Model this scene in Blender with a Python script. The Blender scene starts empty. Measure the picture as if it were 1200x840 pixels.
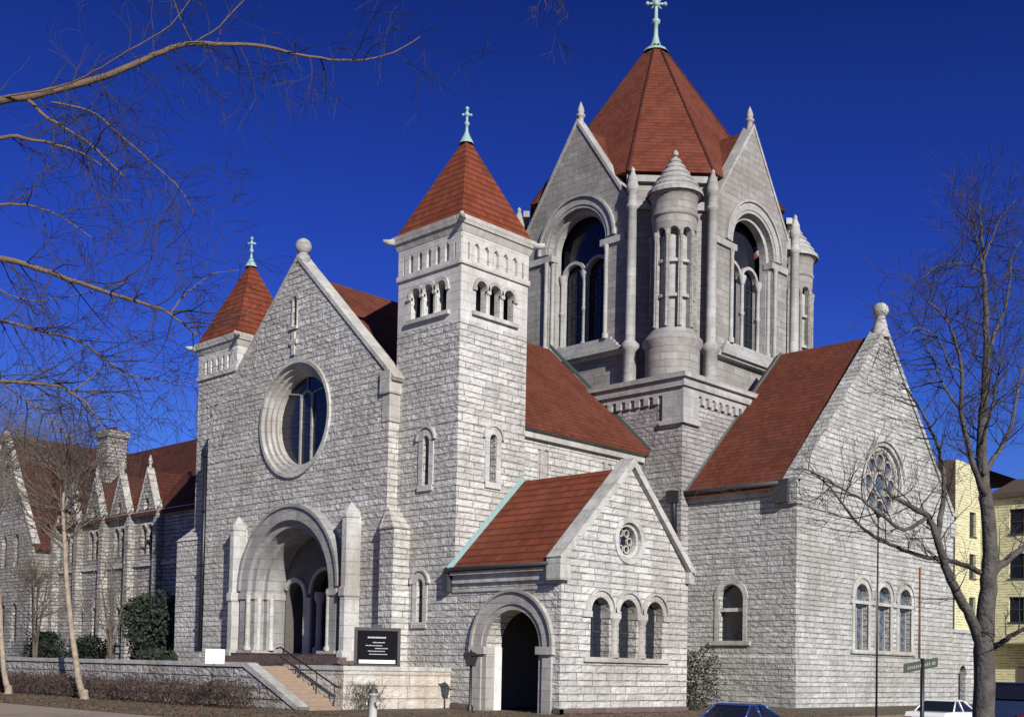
import bpy, bmesh, math, random
from math import sin, cos, pi, radians, sqrt, floor
from mathutils import Vector, Matrix
from mathutils.geometry import tessellate_polygon
random.seed(7)
S = bpy.context.scene

# ---------------------------------------------------------------- camera
CAMP = Vector((31.54, -35.30, 1.8))
YAW, PIT, ROL = radians(44.15), radians(2.0), radians(1.18)
FPX, PPY = 1380.0, 732.0
Fv = Vector((-sin(YAW)*cos(PIT), cos(YAW)*cos(PIT), sin(PIT)))
R0 = Fv.cross(Vector((0, 0, 1))).normalized(); U0 = R0.cross(Fv)
Rv = cos(ROL)*R0 + sin(ROL)*U0; Uv = cos(ROL)*U0 - sin(ROL)*R0
cd = bpy.data.cameras.new('camera'); co = bpy.data.objects.new('camera', cd); S.collection.objects.link(co)
co.matrix_world = Matrix(((Rv.x, Uv.x, -Fv.x, CAMP.x), (Rv.y, Uv.y, -Fv.y, CAMP.y), (Rv.z, Uv.z, -Fv.z, CAMP.z), (0, 0, 0, 1)))
cd.sensor_width = 36; cd.lens = FPX/1200*36; cd.shift_y = (PPY-420)/1200; cd.clip_end = 3000
S.camera = co

# ---------------------------------------------------------------- sky and sun
SUN = Vector((5.1, -2.1, 2.5)).normalized()
EL = math.asin(SUN.z); AZ = math.atan2(SUN.x, SUN.y)
W = bpy.data.worlds.new('World'); S.world = W; W.use_nodes = True
SKYT = [(0.0, (.55,.62,1)), (.14, (.33,.47,1)), (.196, (.27,.42,1)), (.243, (.22,.34,1)), (.301, (.165,.265,.90)), (.368, (.138,.235,.83)), (.44, (.120,.2,.70)), (.50, (.09,.157,.57)), (.62, (.13,.18,.45)), (1.0, (.20,.25,.46))]  # stops above the framed sky are lifted to add ambient fill
wn = W.node_tree; bg = wn.nodes['Background']
sky = wn.nodes.new('ShaderNodeTexSky'); sky.sky_type = 'NISHITA'; sky.sun_disc = False
sky.sun_elevation = EL; sky.sun_rotation = AZ
sky.altitude = 200; sky.air_density = 0.9; sky.dust_density = 0.05; sky.ozone_density = 5.0
hs = wn.nodes.new('ShaderNodeHueSaturation'); hs.inputs['Saturation'].default_value = 1.0; hs.inputs['Value'].default_value = 1.0
hs.inputs['Hue'].default_value = 0.5
gm = wn.nodes.new('ShaderNodeGamma'); gm.inputs['Gamma'].default_value = 1.0
wn.links.new(sky.outputs[0], gm.inputs[0]); wn.links.new(gm.outputs[0], hs.inputs['Color']); tc = wn.nodes.new('ShaderNodeTexCoord'); sx_ = wn.nodes.new('ShaderNodeSeparateXYZ'); wn.links.new(tc.outputs['Generated'], sx_.inputs[0])
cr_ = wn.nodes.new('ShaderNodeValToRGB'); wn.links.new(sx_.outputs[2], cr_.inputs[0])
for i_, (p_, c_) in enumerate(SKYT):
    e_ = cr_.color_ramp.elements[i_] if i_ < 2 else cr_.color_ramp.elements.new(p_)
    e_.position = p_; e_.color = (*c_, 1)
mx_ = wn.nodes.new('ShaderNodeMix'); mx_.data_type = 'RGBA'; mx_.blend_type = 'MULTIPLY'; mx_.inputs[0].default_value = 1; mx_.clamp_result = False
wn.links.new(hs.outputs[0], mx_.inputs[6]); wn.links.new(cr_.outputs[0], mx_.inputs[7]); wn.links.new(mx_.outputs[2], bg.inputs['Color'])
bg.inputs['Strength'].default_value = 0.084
sd = bpy.data.lights.new('sun', 'SUN'); sd.energy = 5.0; sd.angle = radians(0.53); sd.color = (1.0, 0.965, 0.905)
so = bpy.data.objects.new('sun', sd); S.collection.objects.link(so)
so.rotation_euler = SUN.to_track_quat('Z', 'Y').to_euler(); so.location = (60, -40, 60)
S.view_settings.view_transform = 'Standard'; S.view_settings.look = 'None'; S.view_settings.gamma = 1
S.view_settings.exposure = 0.25
S.render.engine = 'CYCLES'
S.render.resolution_x = 1024; S.render.resolution_y = 716

# ---------------------------------------------------------------- materials
def newmat(name):
    m = bpy.data.materials.new(name); m.use_nodes = True
    nt = m.node_tree; b = nt.nodes['Principled BSDF']
    return m, nt, b
def N(nt, t, **k):
    n = nt.nodes.new(t)
    for a, v in k.items(): setattr(n, a, v)
    return n
def mth(nt, op, a, b=None, c=None):
    n = nt.nodes.new('ShaderNodeMath'); n.operation = op
    for i, v in enumerate((a, b, c)):
        if v is None: continue
        if isinstance(v, (int, float)): n.inputs[i].default_value = v
        else: nt.links.new(v, n.inputs[i])
    return n.outputs[0]
def mixc(nt, f, a, b, blend='MIX'):
    n = nt.nodes.new('ShaderNodeMix'); n.data_type = 'RGBA'; n.blend_type = blend
    for i, v in ((0, f), (6, a), (7, b)):
        if isinstance(v, (int, float)): n.inputs[i].default_value = v
        elif isinstance(v, tuple): n.inputs[i].default_value = (*v[:3], 1)
        else: nt.links.new(v, n.inputs[i])
    return n.outputs[2]
def ramp(nt, f, p0, p1, c0=(0, 0, 0), c1=(1, 1, 1)):
    n = nt.nodes.new('ShaderNodeValToRGB'); e = n.color_ramp.elements
    e[0].position = p0; e[1].position = p1; e[0].color = (*c0, 1); e[1].color = (*c1, 1)
    nt.links.new(f, n.inputs[0]); return n.outputs[0]
def noise(nt, vec, scale, detail=4, rough=.6, dim='3D'):
    n = nt.nodes.new('ShaderNodeTexNoise'); n.noise_dimensions = dim
    n.inputs['Scale'].default_value = scale; n.inputs['Detail'].default_value = detail; n.inputs['Roughness'].default_value = rough
    if dim == '1D': nt.links.new(vec, n.inputs['W'])
    else: nt.links.new(vec, n.inputs['Vector'])
    return n.outputs[0]
def wallcoords(nt):
    g = N(nt, 'ShaderNodeNewGeometry'); sp = N(nt, 'ShaderNodeSeparateXYZ'); nt.links.new(g.outputs['Position'], sp.inputs[0])
    sn = N(nt, 'ShaderNodeSeparateXYZ'); nt.links.new(g.outputs['True Normal'], sn.inputs[0])
    ax = mth(nt, 'ABSOLUTE', sn.outputs[0]); ay = mth(nt, 'ABSOLUTE', sn.outputs[1]); az = mth(nt, 'ABSOLUTE', sn.outputs[2])
    fx = mth(nt, 'GREATER_THAN', ax, ay)
    u = mth(nt, 'ADD', mth(nt, 'MULTIPLY', fx, sp.outputs[1]), mth(nt, 'MULTIPLY', mth(nt, 'SUBTRACT', 1.0, fx), sp.outputs[0]))
    return g, sp, u, sp.outputs[2], az

def stone(name, col, row=.32, width=.85, mortar=.02, bump=.09, var=.25, dirt=.5, joint=.35, nscale=2.6, warp=.12, tint=(.40, .36, .30), rustic=.55, bedw=.24, bedk=.85):
    m, nt, b = newmat(name)
    g, sp, u, v, az = wallcoords(nt); L = nt.links
    # courses of uneven height: shift z with a slow noise of z
    nz = noise(nt, v, 1.1, 1, .5, '1D')
    v2 = mth(nt, 'ADD', v, mth(nt, 'MULTIPLY', nz, warp*2.2))
    rowi = mth(nt, 'FLOOR', mth(nt, 'DIVIDE', v2, row))
    wn_ = N(nt, 'ShaderNodeTexWhiteNoise'); wn_.noise_dimensions = '1D'; L.new(rowi, wn_.inputs['W'])
    u2 = mth(nt, 'ADD', u, mth(nt, 'MULTIPLY', wn_.outputs[0], 3.0))
    un = noise(nt, u2, .9, 1, .5, '1D')
    u3 = mth(nt, 'ADD', u2, mth(nt, 'MULTIPLY', un, .8))
    cb = N(nt, 'ShaderNodeCombineXYZ'); L.new(u3, cb.inputs[0]); L.new(v2, cb.inputs[1])
    def brick(ms, sm):
        br = N(nt, 'ShaderNodeTexBrick'); L.new(cb.outputs[0], br.inputs['Vector'])
        br.inputs['Scale'].default_value = 1; br.inputs['Mortar Size'].default_value = ms; br.inputs['Mortar Smooth'].default_value = sm
        br.inputs['Brick Width'].default_value = width; br.inputs['Row Height'].default_value = row
        br.inputs['Color1'].default_value = (0, 0, 0, 1); br.inputs['Color2'].default_value = (1, 1, 1, 1); br.inputs['Mortar'].default_value = (.5, .5, .5, 1)
        return br
    b1 = brick(mortar, .35); b2 = brick(mortar*2.4, 1.0)
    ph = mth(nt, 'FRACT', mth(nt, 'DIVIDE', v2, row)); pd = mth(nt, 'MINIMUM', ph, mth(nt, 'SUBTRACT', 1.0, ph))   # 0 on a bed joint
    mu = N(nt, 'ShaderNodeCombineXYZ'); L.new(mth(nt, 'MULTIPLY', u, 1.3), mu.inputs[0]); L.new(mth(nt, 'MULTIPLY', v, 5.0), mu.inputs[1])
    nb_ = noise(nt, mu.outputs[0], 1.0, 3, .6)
    bed = mth(nt, 'MULTIPLY', ramp(nt, pd, bedw*.35, bedw, (1,1,1), (0,0,0)), ramp(nt, nb_, .42, .60))  # shade under the stones painted as broken dark bands along the beds
    pos = g.outputs['Position']
    n1 = noise(nt, pos, nscale, 5, .65); n2 = noise(nt, pos, .35, 4, .6); n3 = noise(nt, pos, 11, 3, .6)
    # vertical streaks
    mp = N(nt, 'ShaderNodeMapping'); mp.inputs['Scale'].default_value = (1.6, 1.6, .12); L.new(pos, mp.inputs[0])
    n4 = noise(nt, mp.outputs[0], 1, 4, .6)
    shade = mth(nt, 'MULTIPLY_ADD', b1.outputs['Color'], var, 1-var*.6)
    shade = mth(nt, 'MULTIPLY', shade, mth(nt, 'MULTIPLY_ADD', n1, .7, .65))
    c = mixc(nt, 1.0, col, shade, 'MULTIPLY')
    st = ramp(nt, mth(nt, 'MULTIPLY', mth(nt, 'ADD', n2, n4), .5), .46, .63)
    c = mixc(nt, mth(nt, 'MULTIPLY', st, dirt*.75), c, (col[0]*tint[0]*1.3, col[1]*tint[1]*1.4, col[2]*tint[2]*1.5))
    n6 = noise(nt, pos, .16, 5, .62)
    c = mixc(nt, mth(nt, 'MULTIPLY', ramp(nt, n6, .48, .62), dirt*.42), c, (col[0]*.62, col[1]*.56, col[2]*.50))
    sp2 = ramp(nt, n3, .60, .74)
    c = mixc(nt, mth(nt, 'MULTIPLY', sp2, dirt*.55), c, (col[0]*.3, col[1]*.29, col[2]*.28))
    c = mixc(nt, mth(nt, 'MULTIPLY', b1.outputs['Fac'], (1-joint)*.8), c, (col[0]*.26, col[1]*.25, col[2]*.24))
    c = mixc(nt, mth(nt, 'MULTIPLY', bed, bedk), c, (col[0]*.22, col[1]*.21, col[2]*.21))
    L.new(c, b.inputs['Base Color']); b.inputs['Roughness'].default_value = .88
    h = mth(nt, 'MULTIPLY', mth(nt, 'SUBTRACT', 1.0, b2.outputs['Fac']), .55)
    mq = N(nt, 'ShaderNodeMapping'); mq.inputs['Scale'].default_value = (.8, .8, 1.5); L.new(pos, mq.inputs[0])
    n5 = noise(nt, mq.outputs[0], nscale*1.5, 4, .55)
    h = mth(nt, 'ADD', h, mth(nt, 'MULTIPLY', n5, rustic*3.6))
    h = mth(nt, 'ADD', h, mth(nt, 'MULTIPLY', b1.outputs['Color'], rustic*.7))
    h = mth(nt, 'ADD', h, mth(nt, 'MULTIPLY', n3, rustic*.5))
    bp = N(nt, 'ShaderNodeBump'); bp.inputs['Distance'].default_value = bump; bp.inputs['Strength'].default_value = 1
    L.new(h, bp.inputs['Height']); L.new(bp.outputs[0], b.inputs['Normal'])
    return m

def tiles(name, col, row=.3, bump=.05, width=.3, contrast=.5):
    m, nt, b = newmat(name); g, sp, u, v, az = wallcoords(nt); L = nt.links
    cb = N(nt, 'ShaderNodeCombineXYZ'); L.new(u, cb.inputs[0]); L.new(v, cb.inputs[1])
    br = N(nt, 'ShaderNodeTexBrick'); L.new(cb.outputs[0], br.inputs['Vector'])
    br.inputs['Scale'].default_value = 1; br.inputs['Mortar Size'].default_value = .006; br.inputs['Mortar Smooth'].default_value = .2
    br.inputs['Brick Width'].default_value = width; br.inputs['Row Height'].default_value = row
    br.inputs['Color1'].default_value = (0, 0, 0, 1); br.inputs['Color2'].default_value = (1, 1, 1, 1); br.inputs['Mortar'].default_value = (.3, .3, .3, 1)
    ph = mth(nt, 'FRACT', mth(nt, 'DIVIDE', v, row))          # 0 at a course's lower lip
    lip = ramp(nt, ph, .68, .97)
    n1 = noise(nt, g.outputs['Position'], .5, 5, .6); n2 = noise(nt, g.outputs['Position'], 9, 3, .6)
    sh = mth(nt, 'MULTIPLY', mth(nt, 'MULTIPLY_ADD', br.outputs['Color'], .34, .80), mth(nt, 'MULTIPLY_ADD', n1, .9, .55))
    sh = mth(nt, 'MULTIPLY', sh, mth(nt, 'MULTIPLY_ADD', n2, .5, .75))
    c = mixc(nt, 1.0, col, sh, 'MULTIPLY')
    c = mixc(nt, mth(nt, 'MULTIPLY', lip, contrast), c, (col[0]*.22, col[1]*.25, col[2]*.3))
    c = mixc(nt, mth(nt, 'MULTIPLY', ramp(nt, n1, .58, .75), .35), c, (.06, .05, .045))
    L.new(c, b.inputs['Base Color']); b.inputs['Roughness'].default_value = .9; b.inputs['Specular IOR Level'].default_value = .15
    h = mth(nt, 'ADD', mth(nt, 'SUBTRACT', 1.0, ph), mth(nt, 'MULTIPLY', br.outputs['Color'], .35))
    bp = N(nt, 'ShaderNodeBump'); bp.inputs['Distance'].default_value = bump; L.new(h, bp.inputs['Height']); L.new(bp.outputs[0], b.inputs['Normal'])
    return m

def plain(name, col, rough=.7, var=.25, ns=3, bump=0, metal=0, bscale=8, col2=None, spec=None):
    m, nt, b = newmat(name); g = N(nt, 'ShaderNodeNewGeometry')
    n1 = noise(nt, g.outputs['Position'], ns, 5, .6)
    if col2: c = mixc(nt, ramp(nt, n1, .35, .65), col, col2)
    else: c = mixc(nt, 1.0, col, mth(nt, 'MULTIPLY_ADD', n1, var*2, 1-var), 'MULTIPLY')
    nt.links.new(c, b.inputs['Base Color']); b.inputs['Roughness'].default_value = rough; b.inputs['Metallic'].default_value = metal
    if spec is not None: b.inputs['Specular IOR Level'].default_value = spec
    if bump:
        n2 = noise(nt, g.outputs['Position'], bscale, 4, .6)
        bp = N(nt, 'ShaderNodeBump'); bp.inputs['Distance'].default_value = bump; nt.links.new(n2, bp.inputs['Height']); nt.links.new(bp.outputs[0], b.inputs['Normal'])
    return m

M = {}
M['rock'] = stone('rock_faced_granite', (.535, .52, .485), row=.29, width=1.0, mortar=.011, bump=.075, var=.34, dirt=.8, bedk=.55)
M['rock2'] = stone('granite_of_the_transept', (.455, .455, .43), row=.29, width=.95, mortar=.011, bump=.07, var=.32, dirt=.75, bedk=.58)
M['upper'] = stone('smooth_belfry_ashlar', (.53, .515, .49), row=.42, width=1.1, mortar=.008, bump=.012, var=.16, dirt=.7, joint=.5, rustic=.3, warp=.05, bedw=.10, bedk=.3)
M['portal'] = stone('grey_portal_stone', (.31, .305, .30), row=.55, width=1.2, mortar=.008, bump=.016, var=.25, dirt=1.0, joint=.5, rustic=.4, warp=.05, bedw=.08, bedk=.35)
M['rockdark'] = stone('dark_crossing_granite', (.36, .34, .335), row=.28, width=.9, mortar=.011, bump=.08, var=.36, dirt=.6, bedk=.6)  # granite in a darker tone for the crossing base
M['shadestone'] = plain('shaded_vestibule_stone', (.10, .09, .08), .9, .4)  # recess shade painted in: near-black stone for vestibule and screen
M['dressed'] = stone('dressed_limestone', (.37, .35, .32), row=.45, width=1.1, mortar=.008, bump=.012, var=.2, dirt=.7, joint=.5, rustic=.3, warp=.05, bedw=.10, bedk=.35)
M['trim'] = stone('pale_stone_trim', (.46, .45, .42), row=.6, width=1.3, mortar=.007, bump=.02, var=.22, dirt=1.15, joint=.6, rustic=.4, warp=.05, bedw=.06, bedk=.25)
M['lantern'] = stone('buff_lantern_ashlar', (.285, .27, .25), row=.42, width=1.0, mortar=.008, bump=.02, var=.3, dirt=.75, joint=.5, rustic=.4, warp=.05, bedw=.12, bedk=.35)
M['lanterntrim'] = stone('grey_lantern_trim', (.37, .365, .35), row=.6, width=1.3, mortar=.006, bump=.014, var=.2, dirt=.85, joint=.6, rustic=.4, warp=.05, bedw=.06, bedk=.25)
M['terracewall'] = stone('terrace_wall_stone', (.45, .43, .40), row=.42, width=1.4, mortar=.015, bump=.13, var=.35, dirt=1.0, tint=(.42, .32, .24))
M['redgranite'] = stone('dark_red_plinth_stone', (.13, .085, .078), row=.45, width=.9, mortar=.012, bump=.03, var=.3, dirt=.4)
M['parish'] = stone('parish_house_stone', (.44, .42, .39), row=.28, width=.7, mortar=.015, bump=.14, var=.5, dirt=.9)
M['parishtrim'] = stone('parish_house_trim', (.52, .50, .46), row=.5, width=1, mortar=.008, bump=.02, var=.3, dirt=.9)
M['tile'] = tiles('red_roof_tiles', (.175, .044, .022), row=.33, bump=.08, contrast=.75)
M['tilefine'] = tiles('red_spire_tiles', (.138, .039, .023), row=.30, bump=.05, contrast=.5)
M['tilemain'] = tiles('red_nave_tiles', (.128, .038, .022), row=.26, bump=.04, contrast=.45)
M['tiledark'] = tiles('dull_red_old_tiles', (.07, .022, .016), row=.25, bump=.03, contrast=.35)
M['copper'] = plain('green_copper', (.24, .38, .37), .6, .3, 4)
M['twig'] = plain('dark_twig', (.035, .029, .028), .95, .3)
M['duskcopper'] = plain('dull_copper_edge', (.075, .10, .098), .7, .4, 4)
M['glass'] = plain('dark_leaded_glass', (.012, .014, .022), .12, .4, 6, bump=.01, bscale=3)
M['stained'] = plain('stained_glass', (.015, .025, .06), .22, .2, 4.5, col2=(.13, .17, .20), bump=.01)
M['lead'] = plain('dark_lead', (.04, .042, .045), .5, .3)
M['black'] = plain('black_paint', (.012, .012, .014), .45, .3)
M['wood'] = plain('dark_door_wood', (.03, .02, .015), .6, .3)
M['interior'] = plain('dim_plaster', (.30, .27, .23), .9, .2)
M['bark'] = plain('grey_brown_bark', (.115, .095, .075), .95, .45, 7, bump=.04, bscale=14)
M['barkdark'] = plain('dark_bark', (.055, .045, .04), .95, .5, 5, bump=.05, bscale=16, col2=(.105, .095, .085))
M['barkpale'] = plain('pale_tan_bark', (.36, .29, .21), .95, .35, 4, bump=.03, bscale=16, col2=(.20, .16, .12))
M['barkside'] = plain('warm_limb_bark', (.14, .095, .06), .95, .5, 9, bump=.02, bscale=18)
M['brush'] = plain('brown_brush', (.06, .038, .03), .95, .4, 5)
M['evergreen'] = plain('dark_evergreen', (.018, .028, .015), .8, .5, 3)
M['shrub'] = plain('olive_brown_shrub', (.032, .027, .017), .85, .5, 3)
M['white'] = plain('white_paint', (.78, .78, .76), .5, .06)
M['offwhite'] = plain('grubby_white_paint', (.42, .41, .38), .7, .3, 6)
M['rust'] = plain('rusty_iron', (.22, .105, .06), .8, .3)

# ---------------------------------------------------------------- mesh builder
class MB:
    def __init__(s): s.v = []; s.f = []; s.m = []; s.sm = []; s.cur = 0
    def add(s, vs, fs, smooth=False):
        o = len(s.v); s.v += [tuple(p) for p in vs]
        for f in fs: s.f.append(tuple(i+o for i in f)); s.m.append(s.cur); s.sm.append(smooth)
    def box(s, x0, x1, y0, y1, z0, z1):
        s.add([(x0,y0,z0),(x1,y0,z0),(x1,y1,z0),(x0,y1,z0),(x0,y0,z1),(x1,y0,z1),(x1,y1,z1),(x0,y1,z1)],
              [(0,3,2,1),(4,5,6,7),(0,1,5,4),(1,2,6,5),(2,3,7,6),(3,0,4,7)])
    def fbox(s, fr, u0, u1, v0, v1, w0, w1):
        P = [fr(u,v,w) for w in (w0,w1) for v in (v0,v1) for u in (u0,u1)]
        s.add(P, [(0,2,3,1),(4,5,7,6),(0,1,5,4),(2,6,7,3),(0,4,6,2),(1,3,7,5)])
    def frus(s, c, h0, h1, z0, z1, top=True):
        cx, cy = c
        if isinstance(h0, (int, float)): h0 = (h0, h0)
        if isinstance(h1, (int, float)): h1 = (h1, h1)
        P = [(cx+a*h0[0], cy+b*h0[1], z0) for a, b in ((-1,-1),(1,-1),(1,1),(-1,1))]+[(cx+a*h1[0], cy+b*h1[1], z1) for a, b in ((-1,-1),(1,-1),(1,1),(-1,1))]
        s.add(P, [(0,1,5,4),(1,2,6,5),(2,3,7,6),(3,0,4,7),(3,2,1,0)]+([(4,5,6,7)] if top else []))
    def poly(s, fr, outer, holes, w, depth=0, edge=0, back=False):
        loops = [outer]+list(holes); flat = [p for l in loops for p in l]
        tr = tessellate_polygon([[Vector((p[0], p[1], 0)) for p in l] for l in loops])
        vs = [fr(p[0], p[1], w) for p in flat]; fs = []
        for t in tr:
            a, b, c = [flat[i] for i in t]
            ar = (b[0]-a[0])*(c[1]-a[1])-(b[1]-a[1])*(c[0]-a[0])
            if abs(ar) < 1e-9: continue
            fs.append(tuple(t) if ar > 0 else tuple(reversed(t)))
        s.add(vs, fs)
        if back: s.add([fr(p[0], p[1], w-edge) for p in flat], [tuple(reversed(f)) for f in fs])
        def ring(l, d, flip):
            n = len(l); A = [fr(p[0], p[1], w) for p in l]+[fr(p[0], p[1], w-d) for p in l]
            F = [(i, i+n, (i+1) % n+n, (i+1) % n) for i in range(n)]
            s.add(A, [tuple(reversed(f)) for f in F] if flip else F)
        if edge: ring(outer, edge, False)
        if depth:
            for h in holes: ring(h, depth, False)
    def arch(s, fr, cu, cv, r0, r1, w0, w1, a0=0, a1=pi, n=28, full=False):
        P = []
        for i in range(n+1):
            a = a0+(a1-a0)*i/n
            for r, w in ((r0,w0),(r0,w1),(r1,w1),(r1,w0)): P.append(fr(cu+r*cos(a), cv+r*sin(a), w))
        F = []
        for i in range(n):
            for k in range(4):
                F.append((i*4+k, i*4+(k+1) % 4, (i+1)*4+(k+1) % 4, (i+1)*4+k))
        if a1-a0 < 2*pi-1e-6: F += [(0,1,2,3), (n*4+3, n*4+2, n*4+1, n*4)]
        s.add(P, F)
    def lathe(s, c, prof, n=24, smooth=True, a0=0):
        P = []; k = len(prof)
        for i in range(n):
            a = a0+2*pi*i/n
            for r, z in prof: P.append((c[0]+r*cos(a), c[1]+r*sin(a), z))
        F = []
        for i in range(n):
            j = (i+1) % n
            for q in range(k-1): F.append((i*k+q, j*k+q, j*k+q+1, i*k+q+1))
        s.add(P, F, smooth)
    def lathe3(s, O, ax, prof, n=16, smooth=True):
        ax = Vector(ax).normalized(); t = Vector((0,0,1)) if abs(ax.z) < .9 else Vector((1,0,0))
        e1 = ax.cross(t).normalized(); e2 = ax.cross(e1); O = Vector(O); P = []; k = len(prof)
        for i in range(n):
            a = 2*pi*i/n
            for r, z in prof: P.append(O+ax*z+(e1*cos(a)+e2*sin(a))*r)
        s.add(P, [(i*k+q, ((i+1) % n)*k+q, ((i+1) % n)*k+q+1, i*k+q+1) for i in range(n) for q in range(k-1)], smooth)
    def ball(s, c, r, n=14, sz=1):
        s.lathe(c, [(max(1e-3, r*sin(pi*i/8)), c[2]-r*sz*cos(pi*i/8)) for i in range(9)], n)
    def tube(s, pts, rad, n=5):
        pts = [Vector(p) for p in pts]; P = []; prev = None
        for i, p in enumerate(pts):
            d = (pts[min(i+1, len(pts)-1)]-pts[max(i-1, 0)])
            if d.length < 1e-9: d = Vector((0,0,1))
            d.normalize()
            if prev is None:
                t = Vector((0,0,1)) if abs(d.z) < .9 else Vector((1,0,0)); e1 = d.cross(t).normalized()
            else: e1 = (prev-d*prev.dot(d)).normalized()
            prev = e1; e2 = d.cross(e1); r = rad[i] if not isinstance(rad, (int, float)) else rad
            for k in range(n):
                a = 2*pi*k/n; P.append(p+(e1*cos(a)+e2*sin(a))*r)
        m = len(pts); F = [(i*n+k, i*n+(k+1) % n, (i+1)*n+(k+1) % n, (i+1)*n+k) for i in range(m-1) for k in range(n)]
        F += [tuple(reversed(range(n))), tuple(range((m-1)*n, m*n))]
        s.add(P, F, n > 4)
    def build(s, name, mats, parent=None):
        me = bpy.data.meshes.new(name); me.from_pydata(s.v, [], s.f)
        if not isinstance(mats, (list, tuple)): mats = [mats]
        for m in mats: me.materials.append(m)
        me.polygons.foreach_set('material_index', s.m); me.polygons.foreach_set('use_smooth', s.sm)
        me.update()
        o = bpy.data.objects.new(name, me); S.collection.objects.link(o)
        if parent is not None:
            o.parent = parent; o.matrix_parent_inverse = WM[parent.name].inverted()
        WM[o.name] = Matrix.Identity(4)
        return o
WM = {}
def frame(O, Nv):
    O = Vector(O); Nn = Vector(Nv).normalized(); V = Vector((0,0,1)); U = V.cross(Nn).normalized()
    return lambda u, v, w=0.0: O+U*u+V*v+Nn*w
def FY(y): return frame((0, y, 0), (0,-1,0))      # u = X, v = Z, faces the street
def FX(x): return frame((x, 0, 0), (1,0,0))       # u = Y, v = Z, faces the sun
def arched(cu, h, v0, vs, n=14):
    return [(cu-h, v0), (cu+h, v0)]+[(cu+h*cos(pi*i/n), vs+h*sin(pi*i/n)) for i in range(n+1)]
def circle(cu, cv, r, n=32): return [(cu+r*cos(2*pi*i/n), cv+r*sin(2*pi*i/n)) for i in range(n)]
def rect(u0, u1, v0, v1): return [(u0,v0),(u1,v0),(u1,v1),(u0,v1)]
def tag(o, label=None, cat=None, group=None, kind=None):
    if label: o['label'] = label
    if cat: o['category'] = cat
    if group: o['group'] = group
    if kind: o['kind'] = kind
    return o
def thing(name, label, cat, loc=(0,0,0), group=None):
    o = bpy.data.objects.new(name, None); S.collection.objects.link(o); o.location = loc; o.empty_display_size = .3
    WM[o.name] = Matrix.Translation(loc); return tag(o, label, cat, group)
def px(x, y, dist):
    r = Fv+Rv*((x-600)/FPX)-Uv*((y-PPY)/FPX); return CAMP+r*dist
def pxY(x, y, Y):
    r = Fv+Rv*((x-600)/FPX)-Uv*((y-PPY)/FPX); return CAMP+r*((Y-CAMP.y)/r.y)

# ---------------------------------------------------------------- ground
gm_, nt, b = newmat('winter_ground'); g = N(nt, 'ShaderNodeNewGeometry')
n1 = noise(nt, g.outputs['Position'], .5, 6, .65); n2 = noise(nt, g.outputs['Position'], 6, 5, .7)
c = mixc(nt, ramp(nt, n1, .4, .6), (.15, .105, .06), (.085, .075, .04)); c = mixc(nt, mth(nt, 'MULTIPLY', ramp(nt, n2, .5, .7), .6), c, (.055, .035, .025))
nt.links.new(c, b.inputs['Base Color']); b.inputs['Roughness'].default_value = .95
bp = N(nt, 'ShaderNodeBump'); bp.inputs['Distance'].default_value = .06; nt.links.new(n2, bp.inputs['Height']); nt.links.new(bp.outputs[0], b.inputs['Normal'])
M['ground'] = gm_
M['asphalt'] = plain('asphalt', (.055, .054, .055), .9, .25, 4, bump=.01, bscale=40)
M['paving'] = plain('concrete_paving', (.30, .235, .175), .9, .2, 2, bump=.01, bscale=20)
M['kerb'] = plain('kerb_stone', (.36, .34, .31), .85, .2, 3)
mb = MB(); Q = 1400
# lawn slab around the church at z = -0.1..., falling to the streets (z about -0.45)
mb.add([(-Q,-Q,-.62),(Q,-Q,-.62),(Q,Q,-.62),(-Q,Q,-.62)], [(0,1,2,3)])
tag(mb.build('ground', M['ground']), kind='structure')
mb = MB(); mb.box(-200, 9.5, -21.2, 200, -.61, -.10)
tag(mb.build('lawn', M['ground']), kind='structure')
mb = MB(); mb.box(-200, 9.5, -21.2, -15.6, -.099, -.085); mb.box(6.2, 9.2, -11.6, 200, -.099, -.085)
tag(mb.build('pavement', M['paving']), kind='structure')
mb = MB(); mb.box(-200, 9.62, -21.35, -21.2, -.61, -.07); mb.box(9.5, 9.65, -21.2, 200, -.61, -.07)
tag(mb.build('kerb', M['kerb']), kind='structure')
mb = MB(); mb.box(-400, 400, -33, -21.35, -.618, -.600); mb.box(9.65, 20, -21.35, 400, -.618, -.600)
tag(mb.build('road', M['asphalt']), kind='structure')
mb = MB(); mb.box(20, 400, -10, 400, -.61, -.46); mb.box(-400, 400, -60, -33, -.61, -.46)
tag(mb.build('far_pavement', M['paving']), kind='structure')

# ================================================================ THE CHURCH
CX, CY = -18.2, 29.16           # centre of the crossing
church = thing('church', 'grey granite church with red tiled roofs, gabled lantern spire and two front towers', 'church', (CX, 12, 0))
def part(name, mb, mat, parent=None, label=None):
    o = mb.build(name, mat, parent or church)
    if label: o['label'] = label
    return o

FC = -17.85; PC = -17.4; YF = -.6            # facade centre and plane
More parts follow.
